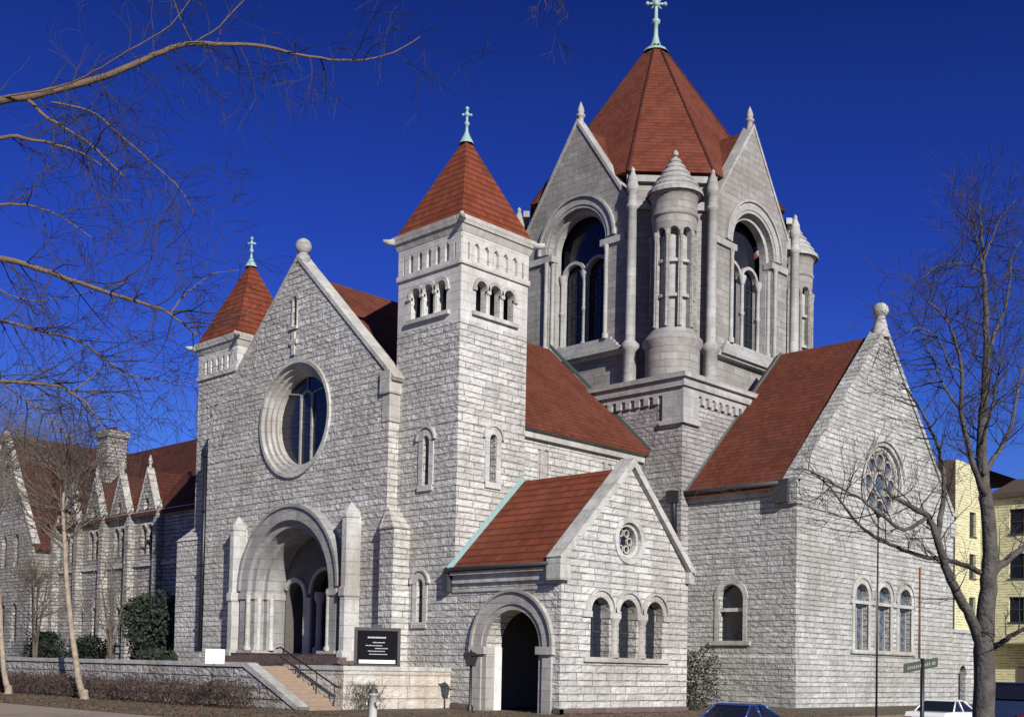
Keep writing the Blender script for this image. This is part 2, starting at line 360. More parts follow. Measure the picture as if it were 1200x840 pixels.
# ---- facade wall with gable, rose opening, portal, slit
rZ = 14.08
fy = FY(YF)
outer = [(-25.9, 1.5), (-10.35, 1.5), (-10.35, 14.95), (FC, 22.3), (-25.9, 14.75)]
mb = MB()
mb.poly(fy, outer, [circle(FC+.1, rZ, 2.9, 40), arched(PC, 3.45, 1.6, 5.45, 28), arched(FC-.15, .17, 18.9, 20.2, 6)], 0, depth=.5, edge=1.0)
mb.box(-25.9, -10.35, .38, .45, 16, 17) if False else None
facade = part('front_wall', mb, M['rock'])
mb = MB()                       # rose reveal rings
RC = FC+.1
mb.arch(fy, RC, rZ, 2.82, 3.0, -.4, .12, 0, 2*pi, 48)
mb.arch(fy, RC, rZ, 2.6, 2.84, -.6, -.08, 0, 2*pi, 48)
mb.arch(fy, RC, rZ, 2.42, 2.62, -.8, -.28, 0, 2*pi, 48)
mb.arch(fy, RC, rZ, 2.26, 2.44, -.9, -.48, 0, 2*pi, 48)
part('rose_surround', mb, M['trim'], facade)
mb = MB(); mb.poly(fy, circle(RC, rZ, 2.32, 36), [], -.78); mb.cur = 1
for u in (-.5, .45):
    h = sqrt(2.28**2-u*u); mb.fbox(fy, RC+u-.06, RC+u+.06, rZ-h, rZ+h*.62, -.77, -.67)
mb.arch(fy, RC-.02, rZ+1.05, .42, .54, -.77, -.68, n=12)
for k in (1, 2, 3):
    a = pi*k/4; mb.tube([fy(RC+.55*cos(a), rZ+1.1+.4*sin(a), -.73), fy(RC+2.25*cos(a), rZ+2.25*sin(a), -.73)], .045, 4)
for z in (-1.3, -.7, -.1, .5): h = sqrt(2.28**2-z*z); mb.cur = 2; mb.fbox(fy, RC-h, RC+h, rZ+z, rZ+z+.03, -.77, -.75)
part('rose_window', mb, [M['glass'], M['portal'], M['lead']], facade)
mb = MB()                       # gable coping, kneeler, ball finial
def coping(mb, fr, cu, hu, zf, za, t=.30, w0=-.5, w1=.12, up=.28):
    for s in (-1, 1):
        a = (cu+s*hu, zf); b_ = (cu, za)
        d = Vector((b_[0]-a[0], b_[1]-a[1])).normalized(); n = Vector((-d.y, d.x))*(1 if d.x > 0 else -1)
        if n.y < 0: n = -n
        pts = [(a[0]-n.x*t*.4, a[1]-n.y*t*.4), (a[0]+n.x*up, a[1]+n.y*up), (b_[0]+0, b_[1]+up/abs(n.y)), (b_[0], b_[1]-t*.4/abs(n.y))]
        area = sum(pts[i][0]*pts[(i+1) % 4][1]-pts[(i+1) % 4][0]*pts[i][1] for i in range(4))
        if area < 0: pts = pts[::-1]
        mb.poly(fr, pts, [], w1, edge=w1-w0, back=True)
coping(mb, fy, FC, 7.8, 14.9, 22.3, w0=-.75, w1=.06, up=.14, t=.12)
mb.fbox(fy, -10.9, -10.2, 14.3, 15.35, -.7, .14); mb.fbox(fy, -10.8, -10.28, 13.0, 14.3, -.7, .02+.02)
part('gable_coping', mb, M['trim'], facade)
mb = MB(); mb.lathe((FC, YF+.3), [(.01, 22.1), (.36, 22.1), (.36, 22.5), (.22, 22.6), (.25, 22.65)], 12); mb.ball((FC, YF+.3, 22.98), .43)
part('ball_finial', mb, M['portal'], facade)
mb = MB(); mb.arch(fy, FC-.15, 20.2, .19, .38, -.02, .06, n=10); mb.fbox(fy, FC-.4, FC-.33, 18.8, 20.2, -.02, .05); mb.fbox(fy, FC+.03, FC+.1, 18.8, 20.2, -.02, .05)
mb.fbox(fy, FC-.45, FC+.15, 18.68, 18.82, -.02, .12)
part('slit_surround', mb, M['trim'], facade)
mb = MB(); mb.poly(fy, rect(FC-.4, FC+.1, 18.7, 20.6), [], -.45); part('slit_window', mb, M['glass'], facade)
mb = MB(); mb.fbox(fy, FC-.28, FC-.02, 17.35, 18.55, 0.01, .10); mb.fbox(fy, FC-.45, FC+.15, 17.9, 18.15, .01, .11)
part('stone_cross', mb, M['trim'], facade)
# ---- portal
mb = MB(); SP = 5.42
orders = [(3.45, 4.1, -.1, .50), (3.1, 3.5, -.8, .25), (2.8, 3.15, -1.4, -.30)]
for r0, r1, w0, w1 in orders:
    mb.arch(fy, PC, SP, r0, r1, w0, w1, n=36)
mb.arch(fy, PC, SP, 4.1, 4.26, -.05, .60, n=36)
for r0, r1, w0, w1 in orders:
    for s in (-1, 1):
        a, c_ = sorted((PC+s*r0, PC+s*r1)); mb.fbox(fy, a, c_, 1.65, SP, w0, w1)
portal = part('portal_arch', mb, M['portal'])
for i, (r, w) in enumerate(((3.55, .34), (3.2, -.1), (2.88, -.65))):
    for s in (-1, 1):
        mb = MB(); p = fy(PC+s*(r-.12), 0, w+.10); mb.lathe((p.x, p.y), [(.2, 2.35), (.2, 2.5), (.13, 2.6), (.13, 5.0), (.2, 5.2)], 10); part('jamb_column', mb, M['trim'], portal)
for s in (-1, 1):
    mb = MB()
    for r0, r1, w0, w1 in orders:
        a, c_ = sorted((PC+s*(r0-.06), PC+s*(r1+.05))); mb.fbox(fy, a, c_, 5.0, 5.32, w0, w1+.08)
    part('impost', mb, M['dressed'], portal)
    mb = MB(); a, c_ = sorted((PC+s*2.75, PC+s*4.15)); mb.fbox(fy, a, c_, 1.65, 2.35, -.9, .60); part('jamb_base', mb, M['dressed'], portal)
    mb = MB(); c0 = (PC+s*4.78+.05, YF-.30)
    mb.lathe(c0, [(.56, 1.6), (.56, 2.3), (.45, 2.4), (.45, 4.85), (.54, 4.95), (.54, 5.3), (.43, 5.4), (.43, 8.6), (.48, 8.65), (.48, 8.85), (.02, 9.4)], 8, False, pi/8)
    mb.box(c0[0]-.36, c0[0]+.36, c0[1], YF+.05, 1.6, 8.7)
    part('portal_shaft', mb, M['trim'], portal)
mb = MB(); y1 = YF+1.3; y2 = YF+5.6
mb.add([(PC-2.85,y1,2.2),(PC+2.85,y1,2.2),(PC+2.85,y2,2.2),(PC-2.85,y2,2.2),(PC-2.85,y1,8.6),(PC+2.85,y1,8.6),(PC+2.85,y2,8.6),(PC-2.85,y2,8.6)], [(0,1,2,3),(7,6,5,4),(1,5,6,2),(4,0,3,7)])
f2 = FY(y2-.01)
mb.poly(f2, rect(PC-2.85, PC+2.85, 2.2, 8.6), [arched(PC-1.2, .9, 2.25, 5.2), arched(PC+1.2, .9, 2.25, 5.2)], 0, depth=.35)
mb.arch(f2, PC-1.2, 5.2, .95, 1.15, 0, .15); mb.arch(f2, PC+1.2, 5.2, .95, 1.15, 0, .15)
part('vestibule', mb, M['shadestone'], portal)
mb = MB(); fs = FY(YF+1.42); mb.poly(fs, [(PC-2.85, 1.9)]+[(PC+2.85, 1.9)]+[(PC+2.85*cos(pi*q/20), SP+2.85*sin(pi*q/20)) for q in range(21)], [arched(PC-1.88, .84, 2.2, 5.1), arched(PC+.72, 1.15, 2.2, 5.3)], 0, depth=.5)
mb.cur = 1; mb.arch(fs, PC-1.88, 5.1, .84, 1.08, -.1, .14, a0=0, a1=2.6); mb.arch(fs, PC+.72, 5.3, 1.15, 1.33, -.1, .14); mb.fbox(fs, PC-1.04, PC-.45, 2.2, 5.1, -.1, .12)  # sunlit look of pier and rings painted in with pale trim
part('inner_screen', mb, [M['shadestone'], M['trim']], portal)
for s in (-1, 1):
    mb = MB(); c_ = PC+s*1.2; mb.poly(f2, rect(c_-.95, c_+.95, 2.2, 6.2), [], -.3)
    for k in (-.85, -.03, .79): mb.fbox(f2, c_+k, c_+k+.06, 2.25, 6.1, -.3, -.24)
    mb.fbox(f2, c_-.9, c_+.9, 4.5, 4.65, -.3, -.22)
    part('church_door', mb, M['wood'], portal)
mb = MB(); mb.lathe((PC+.85, YF+.95), [(.3, 2.2), (.3, 2.5), (.16, 2.6), (.15, 4.7), (.28, 5.0), (.28, 5.3)], 14); part('free_column', mb, M['trim'], portal)
mb = MB()
for k in range(4): mb.box(PC-4.9-.3*(3-k), PC+4.9+.3*(3-k), YF-.75-.34*(3-k), YF+3.2 if k == 3 else YF-.4, 1.6+.15*k, 1.75+.15*k+.002*k)
part('portal_steps', mb, M['redgranite'])
mb = MB(); mb.box(-29.9, FC-4.6, YF-.05, YF+.1, 1.5, 2.25); part('facade_plinth', mb, M['rock'])
mb = MB(); mb.box(PC+4.9, -9.1, YF-.06, YF+.1, 1.5, 2.15); part('facade_plinth', mb, M['rock'])
# ---- buttress between facade and right tower
mb = MB()
mb.box(-10.3, -9.35, -.99, .05, -.3, 7.95)
mb.add([(-10.34,-1.06,7.95),(-9.28,-1.06,7.95),(-9.28,.02,7.95),(-10.34,.02,7.95),(-10.34,-.62,9.0),(-10.2,-.62,9.0),(-10.2,.02,9.0),(-10.34,.02,9.0)], [(0,1,5,4),(1,2,6,5),(3,2,1,0),(4,5,6,7)])
part('buttress', mb, M['rock'])

# ---- towers
def arcade(mbs, fr, cu, z0, zs, h, sp, n=3, ring=.16):
    """returns holes; adds rings and sill to mbs"""
    H = []
    for k in range(n):
        c_ = cu+(k-(n-1)/2)*sp; H.append(arched(c_, h, z0, zs, 10)); mbs.arch(fr, c_, zs, h, h+ring, -.05, .07, n=14)
    for k in range(n+1):
        c_ = cu+(k-n/2)*sp
        mbs.fbox(fr, c_-sp*.5+h+.0 if k == n else c_-(sp*.5-h)-0, c_+(sp*.5-h), zs-.17, zs-.02, -.10, .10)
    mbs.fbox(fr, cu-n*sp/2-.15, cu+n*sp/2+.15, z0-.18, z0, -.10, .16)
    return H
def tower(x0, x1, y0, y1, zb, zc, zap, slits, low, small=False):
    cx, cy = (x0+x1)/2, (y0+y1)/2; hw = (x1-x0)/2; hy = (y1-y0)/2
    mb = MB(); trims = []; glass = []
    fr = [(FY(y0), x0, x1, cx), (FX(x1), y0, y1, cy)]
    zt = zc-2.05
    for i, (f, a, b_, c_) in enumerate(fr):
        holes = []
        if not small: trim = MB(); trims.append(trim); holes += arcade(trim, f, c_, zc-4.15, zc-3.02, .33, .88, ring=.17)
        for (off, s0, s1, hw_) in slits[i]:
            holes.append(arched(c_+off, hw_, s0, s1, 8)); trim = MB(); trims.append(trim)
            trim.arch(f, c_+off, s1, hw_+.01, hw_+.33, -.04, .07, n=16); trim.arch(f, c_+off, s1, hw_+.36, hw_+.46, -.04, .13, n=16)
            for s in (-1, 1):
                q = sorted((c_+off+s*(hw_+.01), c_+off+s*(hw_+.30))); trim.fbox(f, q[0], q[1], s0-.1, s1, -.04, .05)
            trim.fbox(f, c_+off-hw_-.3, c_+off+hw_+.3, s0-.26, s0-.0, -.04, .10)
        zs_ = zc-4.62 if not small else zt-.01
        mb.cur = 0; mb.poly(f, rect(a, b_, zb, zs_), [h for h in holes if h[0][1] < zs_], 0, depth=.38)
        if not small: mb.cur = 1; mb.poly(f, rect(a, b_, zs_, zt), [h for h in holes if h[0][1] > zs_], 0, depth=.38)
        mb.cur = 0
        glass.append((f, a, b_))
    mb.add([(x0,y0,zb),(x0,y1,zb),(x0,y1,zt),(x0,y0,zt),(x1,y1,zb),(x1,y1,zt)], [(1,0,3,2),(4,1,2,5)])
    t = part('front_tower' if not small else 'lesser_tower', mb, [M['rock'], M['upper']])
    for tr_ in trims: part('window_surround', tr_, M['trim'], t)
    # frieze of tall narrow recessed panels
    mb = MB(); mb.frus((cx, cy), (hw-.12, hy-.12), (hw-.12, hy-.12), zt, zc-.75)
    n = 7
    for f, a, b_, c_ in fr+[(frame((0, y1, 0), (0,1,0)), -x1, -x0, -cx), (frame((x0,0,0), (-1,0,0)), -y1, -y0, -cy)]:
        w = (b_-a)
        for k in range(n+1):
            u = a+w*k/n; e = .36 if k in (0, n) else .16
            u0, u1 = max(a, u-e), min(b_, u+e); mb.fbox(f, u0, u1, zt+.0, zc-.95, -.13, .035)
        mb.fbox(f, a, b_, zc-1.0, zc-.72, -.13, .04); mb.fbox(f, a-.05, b_+.05, zt-.12, zt+.12, -.1, .10)
        for k in range(n): mb.arch(f, a+w*(k+.5)/n, zc-1.16, .10, .26, -.13, .03, n=6)
    part('frieze', mb, M['upper'], t)
    mb = MB(); mb.frus((cx, cy), (hw+.06, hy+.06), (hw+.16, hy+.16), zc-.72, zc-.40); mb.frus((cx, cy), (hw+.22, hy+.22), (hw+.27, hy+.27), zc-.40, zc-.05)
    for sx in (-1, 1):
        for sy in (-1, 1):
            d = Vector((sx, sy, 0)).normalized(); p = Vector((cx+sx*(hw+.16), cy+sy*(hy+.16), zc-.25))
            mb.tube([p, p+d*.3, p+d*.55+Vector((0,0,.04))], [.17, .13, .10], 6)
    part('cornice', mb, M['trim'], t)
    mb = MB(); e = .14
    mb.add([(x0-e,y0-e,zc-.05),(x1+e,y0-e,zc-.05),(x1+e,y1+e,zc-.05),(x0-e,y1+e,zc-.05),(cx,cy,zap)], [(0,1,4),(1,2,4),(2,3,4),(3,0,4),(3,2,1,0)])
    part('roof', mb, M['tile'], t)
    mb = MB(); r = .42
    mb.lathe((cx, cy), [(.36, zap-.42), (.30, zap-.28), (.15, zap+.0), (.08, zap+.2), (.06, zap+.45), (.13, zap+.52), (.13, zap+.6), (.06, zap+.66), (.05, zap+1.3)], 10)
    d = Vector((.7, .7, 0)); c0 = Vector((cx, cy, zap+.98))
    mb.tube([c0-d*.16, c0+d*.16], .05, 6); mb.ball((cx, cy, zap+1.0), .13, 8); mb.ball((cx, cy, zap+1.28), .10, 8)
    for s in (-1, 1): mb.ball(tuple(c0+d*.19*s), .07, 8)
    part('finial', mb, M['copper'], t)
    for i, (f, a, b_) in enumerate(glass):
        c_ = (a+b_)/2
        if not small:
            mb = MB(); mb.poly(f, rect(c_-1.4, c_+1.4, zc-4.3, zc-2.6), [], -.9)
            # flat black sheet behind the colonnettes
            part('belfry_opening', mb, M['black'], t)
            for k in (-1, 1):
                mb = MB(); p = f(c_+k*.44, 0, -.06); mb.lathe((p.x, p.y), [(.13, zc-4.15), (.13, zc-4.05), (.085, zc-4.0), (.085, zc-3.3), (.14, zc-3.18)], 8)
                part('colonnette', mb, M['trim'], t)
        for (off, s0, s1, hw_) in slits[i]:
            mb = MB(); mb.poly(f, rect(c_+off-hw_-.05, c_+off+hw_+.05, s0-.05, s1+hw_+.05), [], -.33); part('slit_window', mb, M['glass'], t)
    return t
tw = tower(-10.6, -6.32, 0, 4.3, -.3, 21.8, 26.75, [[(.1, 9.9, 11.95, .2), (-.1, 3.7, 5.45, .2)], [(.05, 10.1, 12.1, .2)]], True)
tl = tower(-28.7, -24.7, .35, 4.35, 1.0, 20.0, 25.0, [[(.25, 13.5, 15.7, .14)], []], False, True)
# flank of the lesser tower: stepped lower buttress and the dark downpipe
mb = MB(); mb.box(-29.85, -26.5, -.05, 3.2, 1.0, 8.6); mb.add([(-29.9,-.1,8.6),(-26.5,-.1,8.6),(-26.5,.36,9.4),(-28.6,.36,9.4),(-29.9,3.2,8.6),(-28.6,3.2,9.4)], [(0,1,2,3),(4,0,3,5)])
part('tower_buttress', mb, M['rock'])
mb = MB(); mb.tube([(-26.35,-.45,2.0),(-26.35,-.45,13.2)], .14, 8); mb.box(-26.55,-26.15,-.62,-.25,13.1,13.5)
for z in (4, 7, 10): mb.box(-26.55,-26.15,-.6,-.3,z,z+.12)
part('downpipe', mb, M['black'])

# ---- nave
mb = MB(); fn = FX(-10.7)
holes = [rect(9.9, 10.75, 11.0, 13.3), rect(15.2, 16.05, 11.0, 13.3)]
mb.poly(fn, rect(.4, 18.75, -.3, 14.0), holes, 0, depth=.12)
nave = part('nave_wall', mb, M['rock'])
mb = MB(); mb.box(-25.7, -25.3, .4, 18.75, -.3, 14); part('nave_wall', mb, M['rock'])
for y in (10.3, 15.6):
    mb = MB(); mb.poly(fn, rect(y-.5, y+.5, 10.9, 13.4), [], -.1); mb.fbox(fn, y-.16, y+.16, 11, 13.3, -.1, -.02); part('blind_panel', mb, M['dressed'], nave)
mb = MB(); mb.box(-10.72, -10.45, 4.3, 18.75, 13.75, 14.15); mb.box(-10.75, -10.24, 4.3, 18.75, 14.15, 14.33)
part('nave_cornice', mb, M['trim'], nave)
mb = MB()
def gable_roof(mb, axis, c, h, a0, a1, ze, zr, th=.25):
    pts = [(c-h, ze), (c, zr), (c+h, ze), (c+h, ze-th), (c, zr-th), (c-h, ze-th)]
    P = [((p[0], a, p[1]) if axis == 'y' else (a, p[0], p[1])) for a in (a0, a1) for p in pts]
    F = [(i, i+6, (i+1) % 6+6, (i+1) % 6) for i in range(6)]+[(0,1,4,5),(1,2,3,4),(6,11,10,7),(7,10,9,8)]
    if axis == 'x': F = [tuple(reversed(f)) for f in F]
    mb.add(P, [tuple(reversed(f)) for f in F])
gable_roof(mb, 'y', CX, 8.05, .4, 18.78, 14.42, 21.75)
part('nave_roof', mb, M['tilemain'], nave)

# ---- transepts and chancel (the far arms keep the plan whole)
TX = -.87; TY0, TY1 = 19.5, 38.82
mb = MB(); ft = FX(TX); zf = 11.75
WC = [29.35-2.72, 29.35, 29.35+2.72]
holes = [circle(29.3, 12.95, 2.45, 36)]+[arched(c_, .80, 3.15, 6.1, 12) for c_ in WC]
mb.poly(ft, [(TY0, -.6), (TY1, -.6), (TY1, zf), (CY, 22.1), (TY0, zf)], holes, 0, depth=.45, edge=.8)
for y in (TY0,): 
    mb.poly(FY(TY0), rect(-8.0, TX-.8, -.6, zf), [arched(-4.9, .80, 3.45, 5.75, 12)], 0, depth=.45)
mb.add([(-8,TY1,-.6),(TX,TY1,-.6),(TX,TY1,zf),(-8,TY1,zf)], [(1,0,3,2)])
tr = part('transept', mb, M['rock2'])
mb = MB()
mb.arch(ft, 29.3, 12.95, 2.25, 2.48, -.42, -.02, 0, 2*pi, 40); mb.arch(ft, 29.3, 12.95, 2.0, 2.28, -.5, -.22, 0, 2*pi, 40); mb.arch(ft, 29.3, 12.95, 2.48, 2.72, -.05, .10, 0, 2*pi, 40)
part('rose_surround', mb, M['trim'], tr)
for c_ in WC:
    mb = MB(); mb.arch(ft, c_, 6.1, .80, 1.10, -.05, .06); mb.arch(ft, c_, 6.1, 1.12, 1.26, -.05, .13)
    for s in (-1, 1):
        q = sorted((c_+s*.80, c_+s*1.08)); mb.fbox(ft, q[0], q[1], 3.1, 6.1, -.05, .055)
    part('window_surround', mb, M['trim'], tr)
mb = MB(); mb.fbox(ft, 29.35-4.0, 29.35+4.0, 2.92, 3.13, -.05, .17)
part('window_sill', mb, M['trim'], tr)
mb = MB(); mb.fbox(ft, 29.35-4.05, 29.35+4.05, 5.75, 5.95, -.05, .09); part('impost_band', mb, M['trim'], tr)
mb = MB(); mb.poly(ft, circle(29.3, 12.95, 2.05, 36), [], -.45); mb.cur = 1
for k in range(8):
    a = 2*pi*k/8; mb.arch(ft, 29.3+1.38*cos(a), 12.95+1.38*sin(a), .42, .53, -.44, -.28, 0, 2*pi, 18)
mb.arch(ft, 29.3, 12.95, .62, .76, -.44, -.26, 0, 2*pi, 24); mb.arch(ft, 29.3, 12.95, 1.93, 2.06, -.44, -.26, 0, 2*pi, 36)
for k in range(8):
    a = 2*pi*(k+.5)/8; p0 = (29.3+.74*cos(a), 12.95+.74*sin(a)); p1 = (29.3+1.95*cos(a), 12.95+1.95*sin(a))
    mb.tube([ft(p0[0], p0[1], -.36), ft(p1[0], p1[1], -.36)], .055, 5)
part('rose_window', mb, [M['stained'], M['dressed']], tr)
for c_ in WC:
    mb = MB(); mb.poly(ft, arched(c_, .82, 3.1, 6.1), [], -.40); mb.cur = 1
    mb.fbox(ft, c_-.04, c_+.04, 3.15, 6.8, -.40, -.30); mb.fbox(ft, c_-.8, c_+.8, 5.6, 5.78, -.40, -.26)
    for s in (-.76, .68): mb.fbox(ft, c_+s, c_+s+.08, 3.15, 6.1, -.4, -.30)
    part('arched_window', mb, [M['stained'], M['dressed']], tr)
fl = FY(TY0)
mb = MB()
mb.arch(fl, -4.9, 5.75, .80, 1.10, -.05, .06)
for s in (-1, 1):
    q = sorted((-4.9+s*.80, -4.9+s*1.04)); mb.fbox(fl, q[0], q[1], 3.3, 5.75, -.05, .05)
mb.fbox(fl, -6.2, -3.6, 3.2, 3.42, -.05, .16); mb.fbox(fl, -5.7, -4.1, 5.05, 5.25, -.40, -.12)
part('side_window_surround', mb, M['trim'], tr)
mb = MB(); mb.poly(fl, arched(-4.9, .82, 3.4, 5.75), [], -.38); part('side_window', mb, M['glass'], tr)
mb = MB()
mb.add([(TX+.13,TY0-.13,-.6),(TX+.13,TY1+.1,-.6),(TX+.13,TY1+.1,2.45),(TX+.13,TY0-.13,2.45),(TX+.0,TY0,2.65),(TX+.0,TY1,2.65)], [(0,1,2,3),(3,2,5,4)])
mb.add([(-8,TY0-.13,-.6),(TX+.13,TY0-.13,-.6),(TX+.13,TY0-.13,2.45),(-8,TY0-.13,2.45),(TX,TY0,2.65),(-8,TY0,2.65)], [(0,1,2,3),(3,2,4,5)])
part('plinth', mb, M['rock2'], tr)
mb = MB(); coping(mb, ft, CY, 9.75, 11.9, 22.1, w0=-.8, w1=.10, up=.16, t=.35)
mb.fbox(ft, TY0-.2, TY0+.55, 10.7, 12.0, -.75, .10); mb.fbox(ft, TY1-.55, TY1+.2, 10.7, 12.0, -.75, .10)
part('gable_coping', mb, M['rock2'], tr)
mb = MB(); mb.lathe((TX-.3, CY), [(.55, 21.6), (.42, 22.3), (.28, 22.85), (.32, 22.9)], 12); mb.ball((TX-.3, CY, 23.25), .48)
part('ball_finial', mb, M['trim'], tr)
mb = MB(); gable_roof(mb, 'x', CY, 10.05, -8.2, TX-.75, 11.75, 21.8); part('transept_roof', mb, M['tilemain'], tr)
mb = MB(); mb.fbox(fl, -7.9, TX-.85, 11.25, 11.55, -.1, .12); mb.fbox(fl, -8.0, TX-.85, 11.55, 11.74, -.05, .34); part('eaves_cornice', mb, M['trim'], tr)
mb = MB(); mb.tube([fl(-8.1, 11.78, .42), fl(TX-.9, 11.82, .42)], .13, 8); part('gutter', mb, M['lead'], tr)
mb = MB(); mb.fbox(fl, TX-1.25, TX-.35, 10.75, 12.0, 0, .42); part('gutter_head', mb, M['lead'], tr)
mb = MB(); mb.tube([(-8.3,TY0-.85,11.6),(-8.25,TY0-.9,11.2),(-8.1,TY0-.95,9.0)], [.25,.2,.16], 8); mb.box(-8.6,-8.0,TY0-1.15,TY0-.76,11.2,11.9); part('downpipe', mb, M['black'], tr)
mb = MB(); mb.tube([ft(33.9, 2.8, .10), ft(33.9, 8.4, .10)], .05, 6); part('rusty_pipe', mb, M['rust'], tr)
# mirrored far transept and chancel
mb = MB(); mb.box(-35.5, -28.4, TY0, TY1, -.5, 11.75); mb.box(-25.7, -10.7, 39.5, 47, -.5, 14.4); far = part('far_arm_walls', mb, M['rock2'])
mb = MB(); gable_roof(mb, 'x', CY, 10.05, -35.9, -28.2, 11.75, 21.8); gable_roof(mb, 'y', CX, 8.05, 39.4, 47.4, 14.42, 21.95); part('far_arm_roof', mb, M['tilemain'], far)
mb = MB()
for s, x in ((1, -35.5),): mb.poly(frame((x,0,0), (-1,0,0)), [(-TY1, 11.7), (-TY0, 11.7), (-CY, 21.7)], [], .02)
mb.poly(frame((0,47,0), (0,1,0)), [(10.7, 14.3), (25.7, 14.3), (18.2, 21.7)], [], .02)
part('far_gable', mb, M['rock2'], far)
# rear annex past the transept: brown upper wall, low stone wing with an arched door
mb = MB(); mb.box(-9.5, -4.2, 39.2, 44.8, -.5, 14.3); part('rear_block', mb, M['dressed'])
mb = MB(); mb.poly(FX(TX-.4), rect(38.8, 43.6, -.6, 4.6), [arched(41.2, .55, -.5, 1.9, 10)], 0, depth=.4, edge=2); mb.fbox(FX(TX-.4), 38.8, 43.7, 4.6, 4.8, -2, .1)
mb.arch(FX(TX-.4), 41.2, 1.9, .56, .8, -.02, .07)
an = part('rear_porch', mb, M['rock2'])
mb = MB(); mb.poly(FX(TX-.4), arched(41.2, .6, -.5, 1.9, 10), [], -.35); part('rear_door', mb, M['black'], an)

# ---- crossing base
HB = 10.35
mb = MB(); mb.frus((CX, CY), HB, HB, -.5, 17.55); cr = part('crossing_base', mb, M['rockdark'])
mb = MB()
for k in range(4):
    a = k*pi/2; Nv = Vector((round(sin(a)), -round(cos(a)), 0)); f = frame((CX, CY, 0), Nv)
    mb.fbox(f, -HB-.12, -HB+1.35, 16.0, 17.55, HB-.2, HB+.13) if True else None
    mb.fbox(f, HB-1.35, HB+.12, 16.0, 17.55, HB-.2, HB+.13)
    mb.fbox(f, -HB-.2, -HB+1.5, 15.75, 16.0, HB-.2, HB+.22); mb.fbox(f, HB-1.5, HB+.2, 15.75, 16.0, HB-.2, HB+.22)
    n = 26
    for i in range(n):
        u = -HB+1.5+(2*HB-3)*(i+.5)/n; mb.fbox(f, u-.17, u+.17, 17.05, 17.5, HB-.1, HB+.16)
for (h, z0, z1) in ((HB+.14, 17.5, 17.85), (HB+.30, 17.85, 18.12), (HB+.22, 18.12, 18.34), (HB+.42, 18.34, 18.62)): mb.frus((CX, CY), h, h, z0, z1)
mb.frus((CX, CY), HB+.35, HB-1.5, 18.62, 19.05)
part('crossing_cornice', mb, M['lanterntrim'], cr)
mb = MB()                       # copper flashing where the roofs die into the crossing
fb = FY(CY-HB)
def strip(mb, f, p, q, w=.22, t=.03):
    p = Vector(p); q = Vector(q); d = (q-p).normalized(); n = Vector((-d.y, d.x))
    if n.y < 0: n = -n
    pts = [tuple(p-n*.06), tuple(q-n*.06), tuple(q+n*w), tuple(p+n*w)]
    ar = sum(pts[i][0]*pts[(i+1) % 4][1]-pts[(i+1) % 4][0]*pts[i][1] for i in range(4))
    mb.poly(f, pts if ar > 0 else pts[::-1], [], t, edge=t*2)
strip(mb, fb, (CX, 21.95), (CX+8.1, 14.4), .14)
strip(mb, FX(CX+HB), (CY, 21.8), (CY-10.0, 11.8), .15)
part('copper_flashing', mb, M['duskcopper'], cr)

# ---- lantern
A, B = 8.09, 4.28
mb = MB(); cops = []; trims = []
lanfr = []
for k in range(4):
    a = k*pi/2; Nv = Vector((round(sin(a)), -round(cos(a)), 0)); f = frame(Vector((CX, CY, 0))+Nv*A, Nv); lanfr.append((f, Nv))
    mb.poly(f, [(-B, 18.7), (B, 18.7), (B, 30.9), (0, 37.1), (-B, 30.9)], [arched(.15, 2.42, 22.5, 28.9, 24)], 0, depth=1.0, edge=.8)
    trim = MB(); trims.append(trim)
    trim.arch(f, .15, 28.9, 2.42, 2.62, -.3, .06, n=30); trim.arch(f, .15, 28.9, 2.62, 3.10, -.1, .12, n=30); trim.arch(f, .15, 28.9, 3.10, 3.25, -.05, .24, n=30)
    trim.arch(f, .15, 28.9, 2.10, 2.42, -.85, -.35, n=30)
    for s in (-1, 1):
        q = sorted((.15+s*2.10, .15+s*2.42)); trim.fbox(f, q[0], q[1], 22.5, 28.9, -.85, -.35)
        q = sorted((.15+s*2.05, s*4.2+.0)); trim.fbox(f, q[0], q[1], 28.35, 28.75, -.5, .16)
        for r, w in ((2.55, .10), (2.28, -.25)):
            p = f(.15+s*r, 0, w); trim.lathe((p.x, p.y), [(.2, 22.4), (.2, 22.7), (.13, 22.8), (.13, 28.0), (.2, 28.35)], 10)
    # sill steps
    for i in range(4): trim.fbox(f, -2.9-.35*i, 3.2+.35*i, 22.45-.26*(i+1), 22.45-.26*i, -1.0, .12+.17*i)
    trim = MB(); trims.append(trim); trim.fbox(f, -B-.05, B+.05, 21.25, 21.62, -.2, .42)
    cop = MB(); coping(cop, f, 0, B+.1, 30.72, 37.05, w0=-.75, w1=.07, up=.12, t=.15)
    p = f(0, 0, -.3); cop.lathe((p.x, p.y), [(.26, 36.9), (.18, 37.35), (.22, 37.45), (.30, 37.52), (.30, 37.62), (.17, 37.7), (.24, 37.9), (.18, 38.1), (.02, 38.5)], 10); cops.append(cop)
for sx, sy in ((1,-1),(1,1),(-1,1),(-1,-1)):
    Nv = Vector((sx, sy, 0)).normalized(); f = frame(Vector((CX, CY, 0))+Nv*((A+B)/sqrt(2)), Nv); w = (A-B)/sqrt(2)
    mb.poly(f, rect(-w, w, 18.7, 32.2), [], 0); trim = MB(); trims.append(trim); trim.fbox(f, -w, w, 30.2, 30.7, -.1, .25); trim.fbox(f, -w-.1, w+.1, 31.9, 32.3, -.1, .3)
lan = part('lantern', mb, M['lantern'])
for i_, t_ in enumerate(trims): part(('arch_moulding', 'sill_course')[i_ % 2] if i_ < 8 else 'eaves_band', t_, M['lanterntrim'], lan)
for c_ in cops: part('gable_coping', c_, M['lanterntrim'], lan)
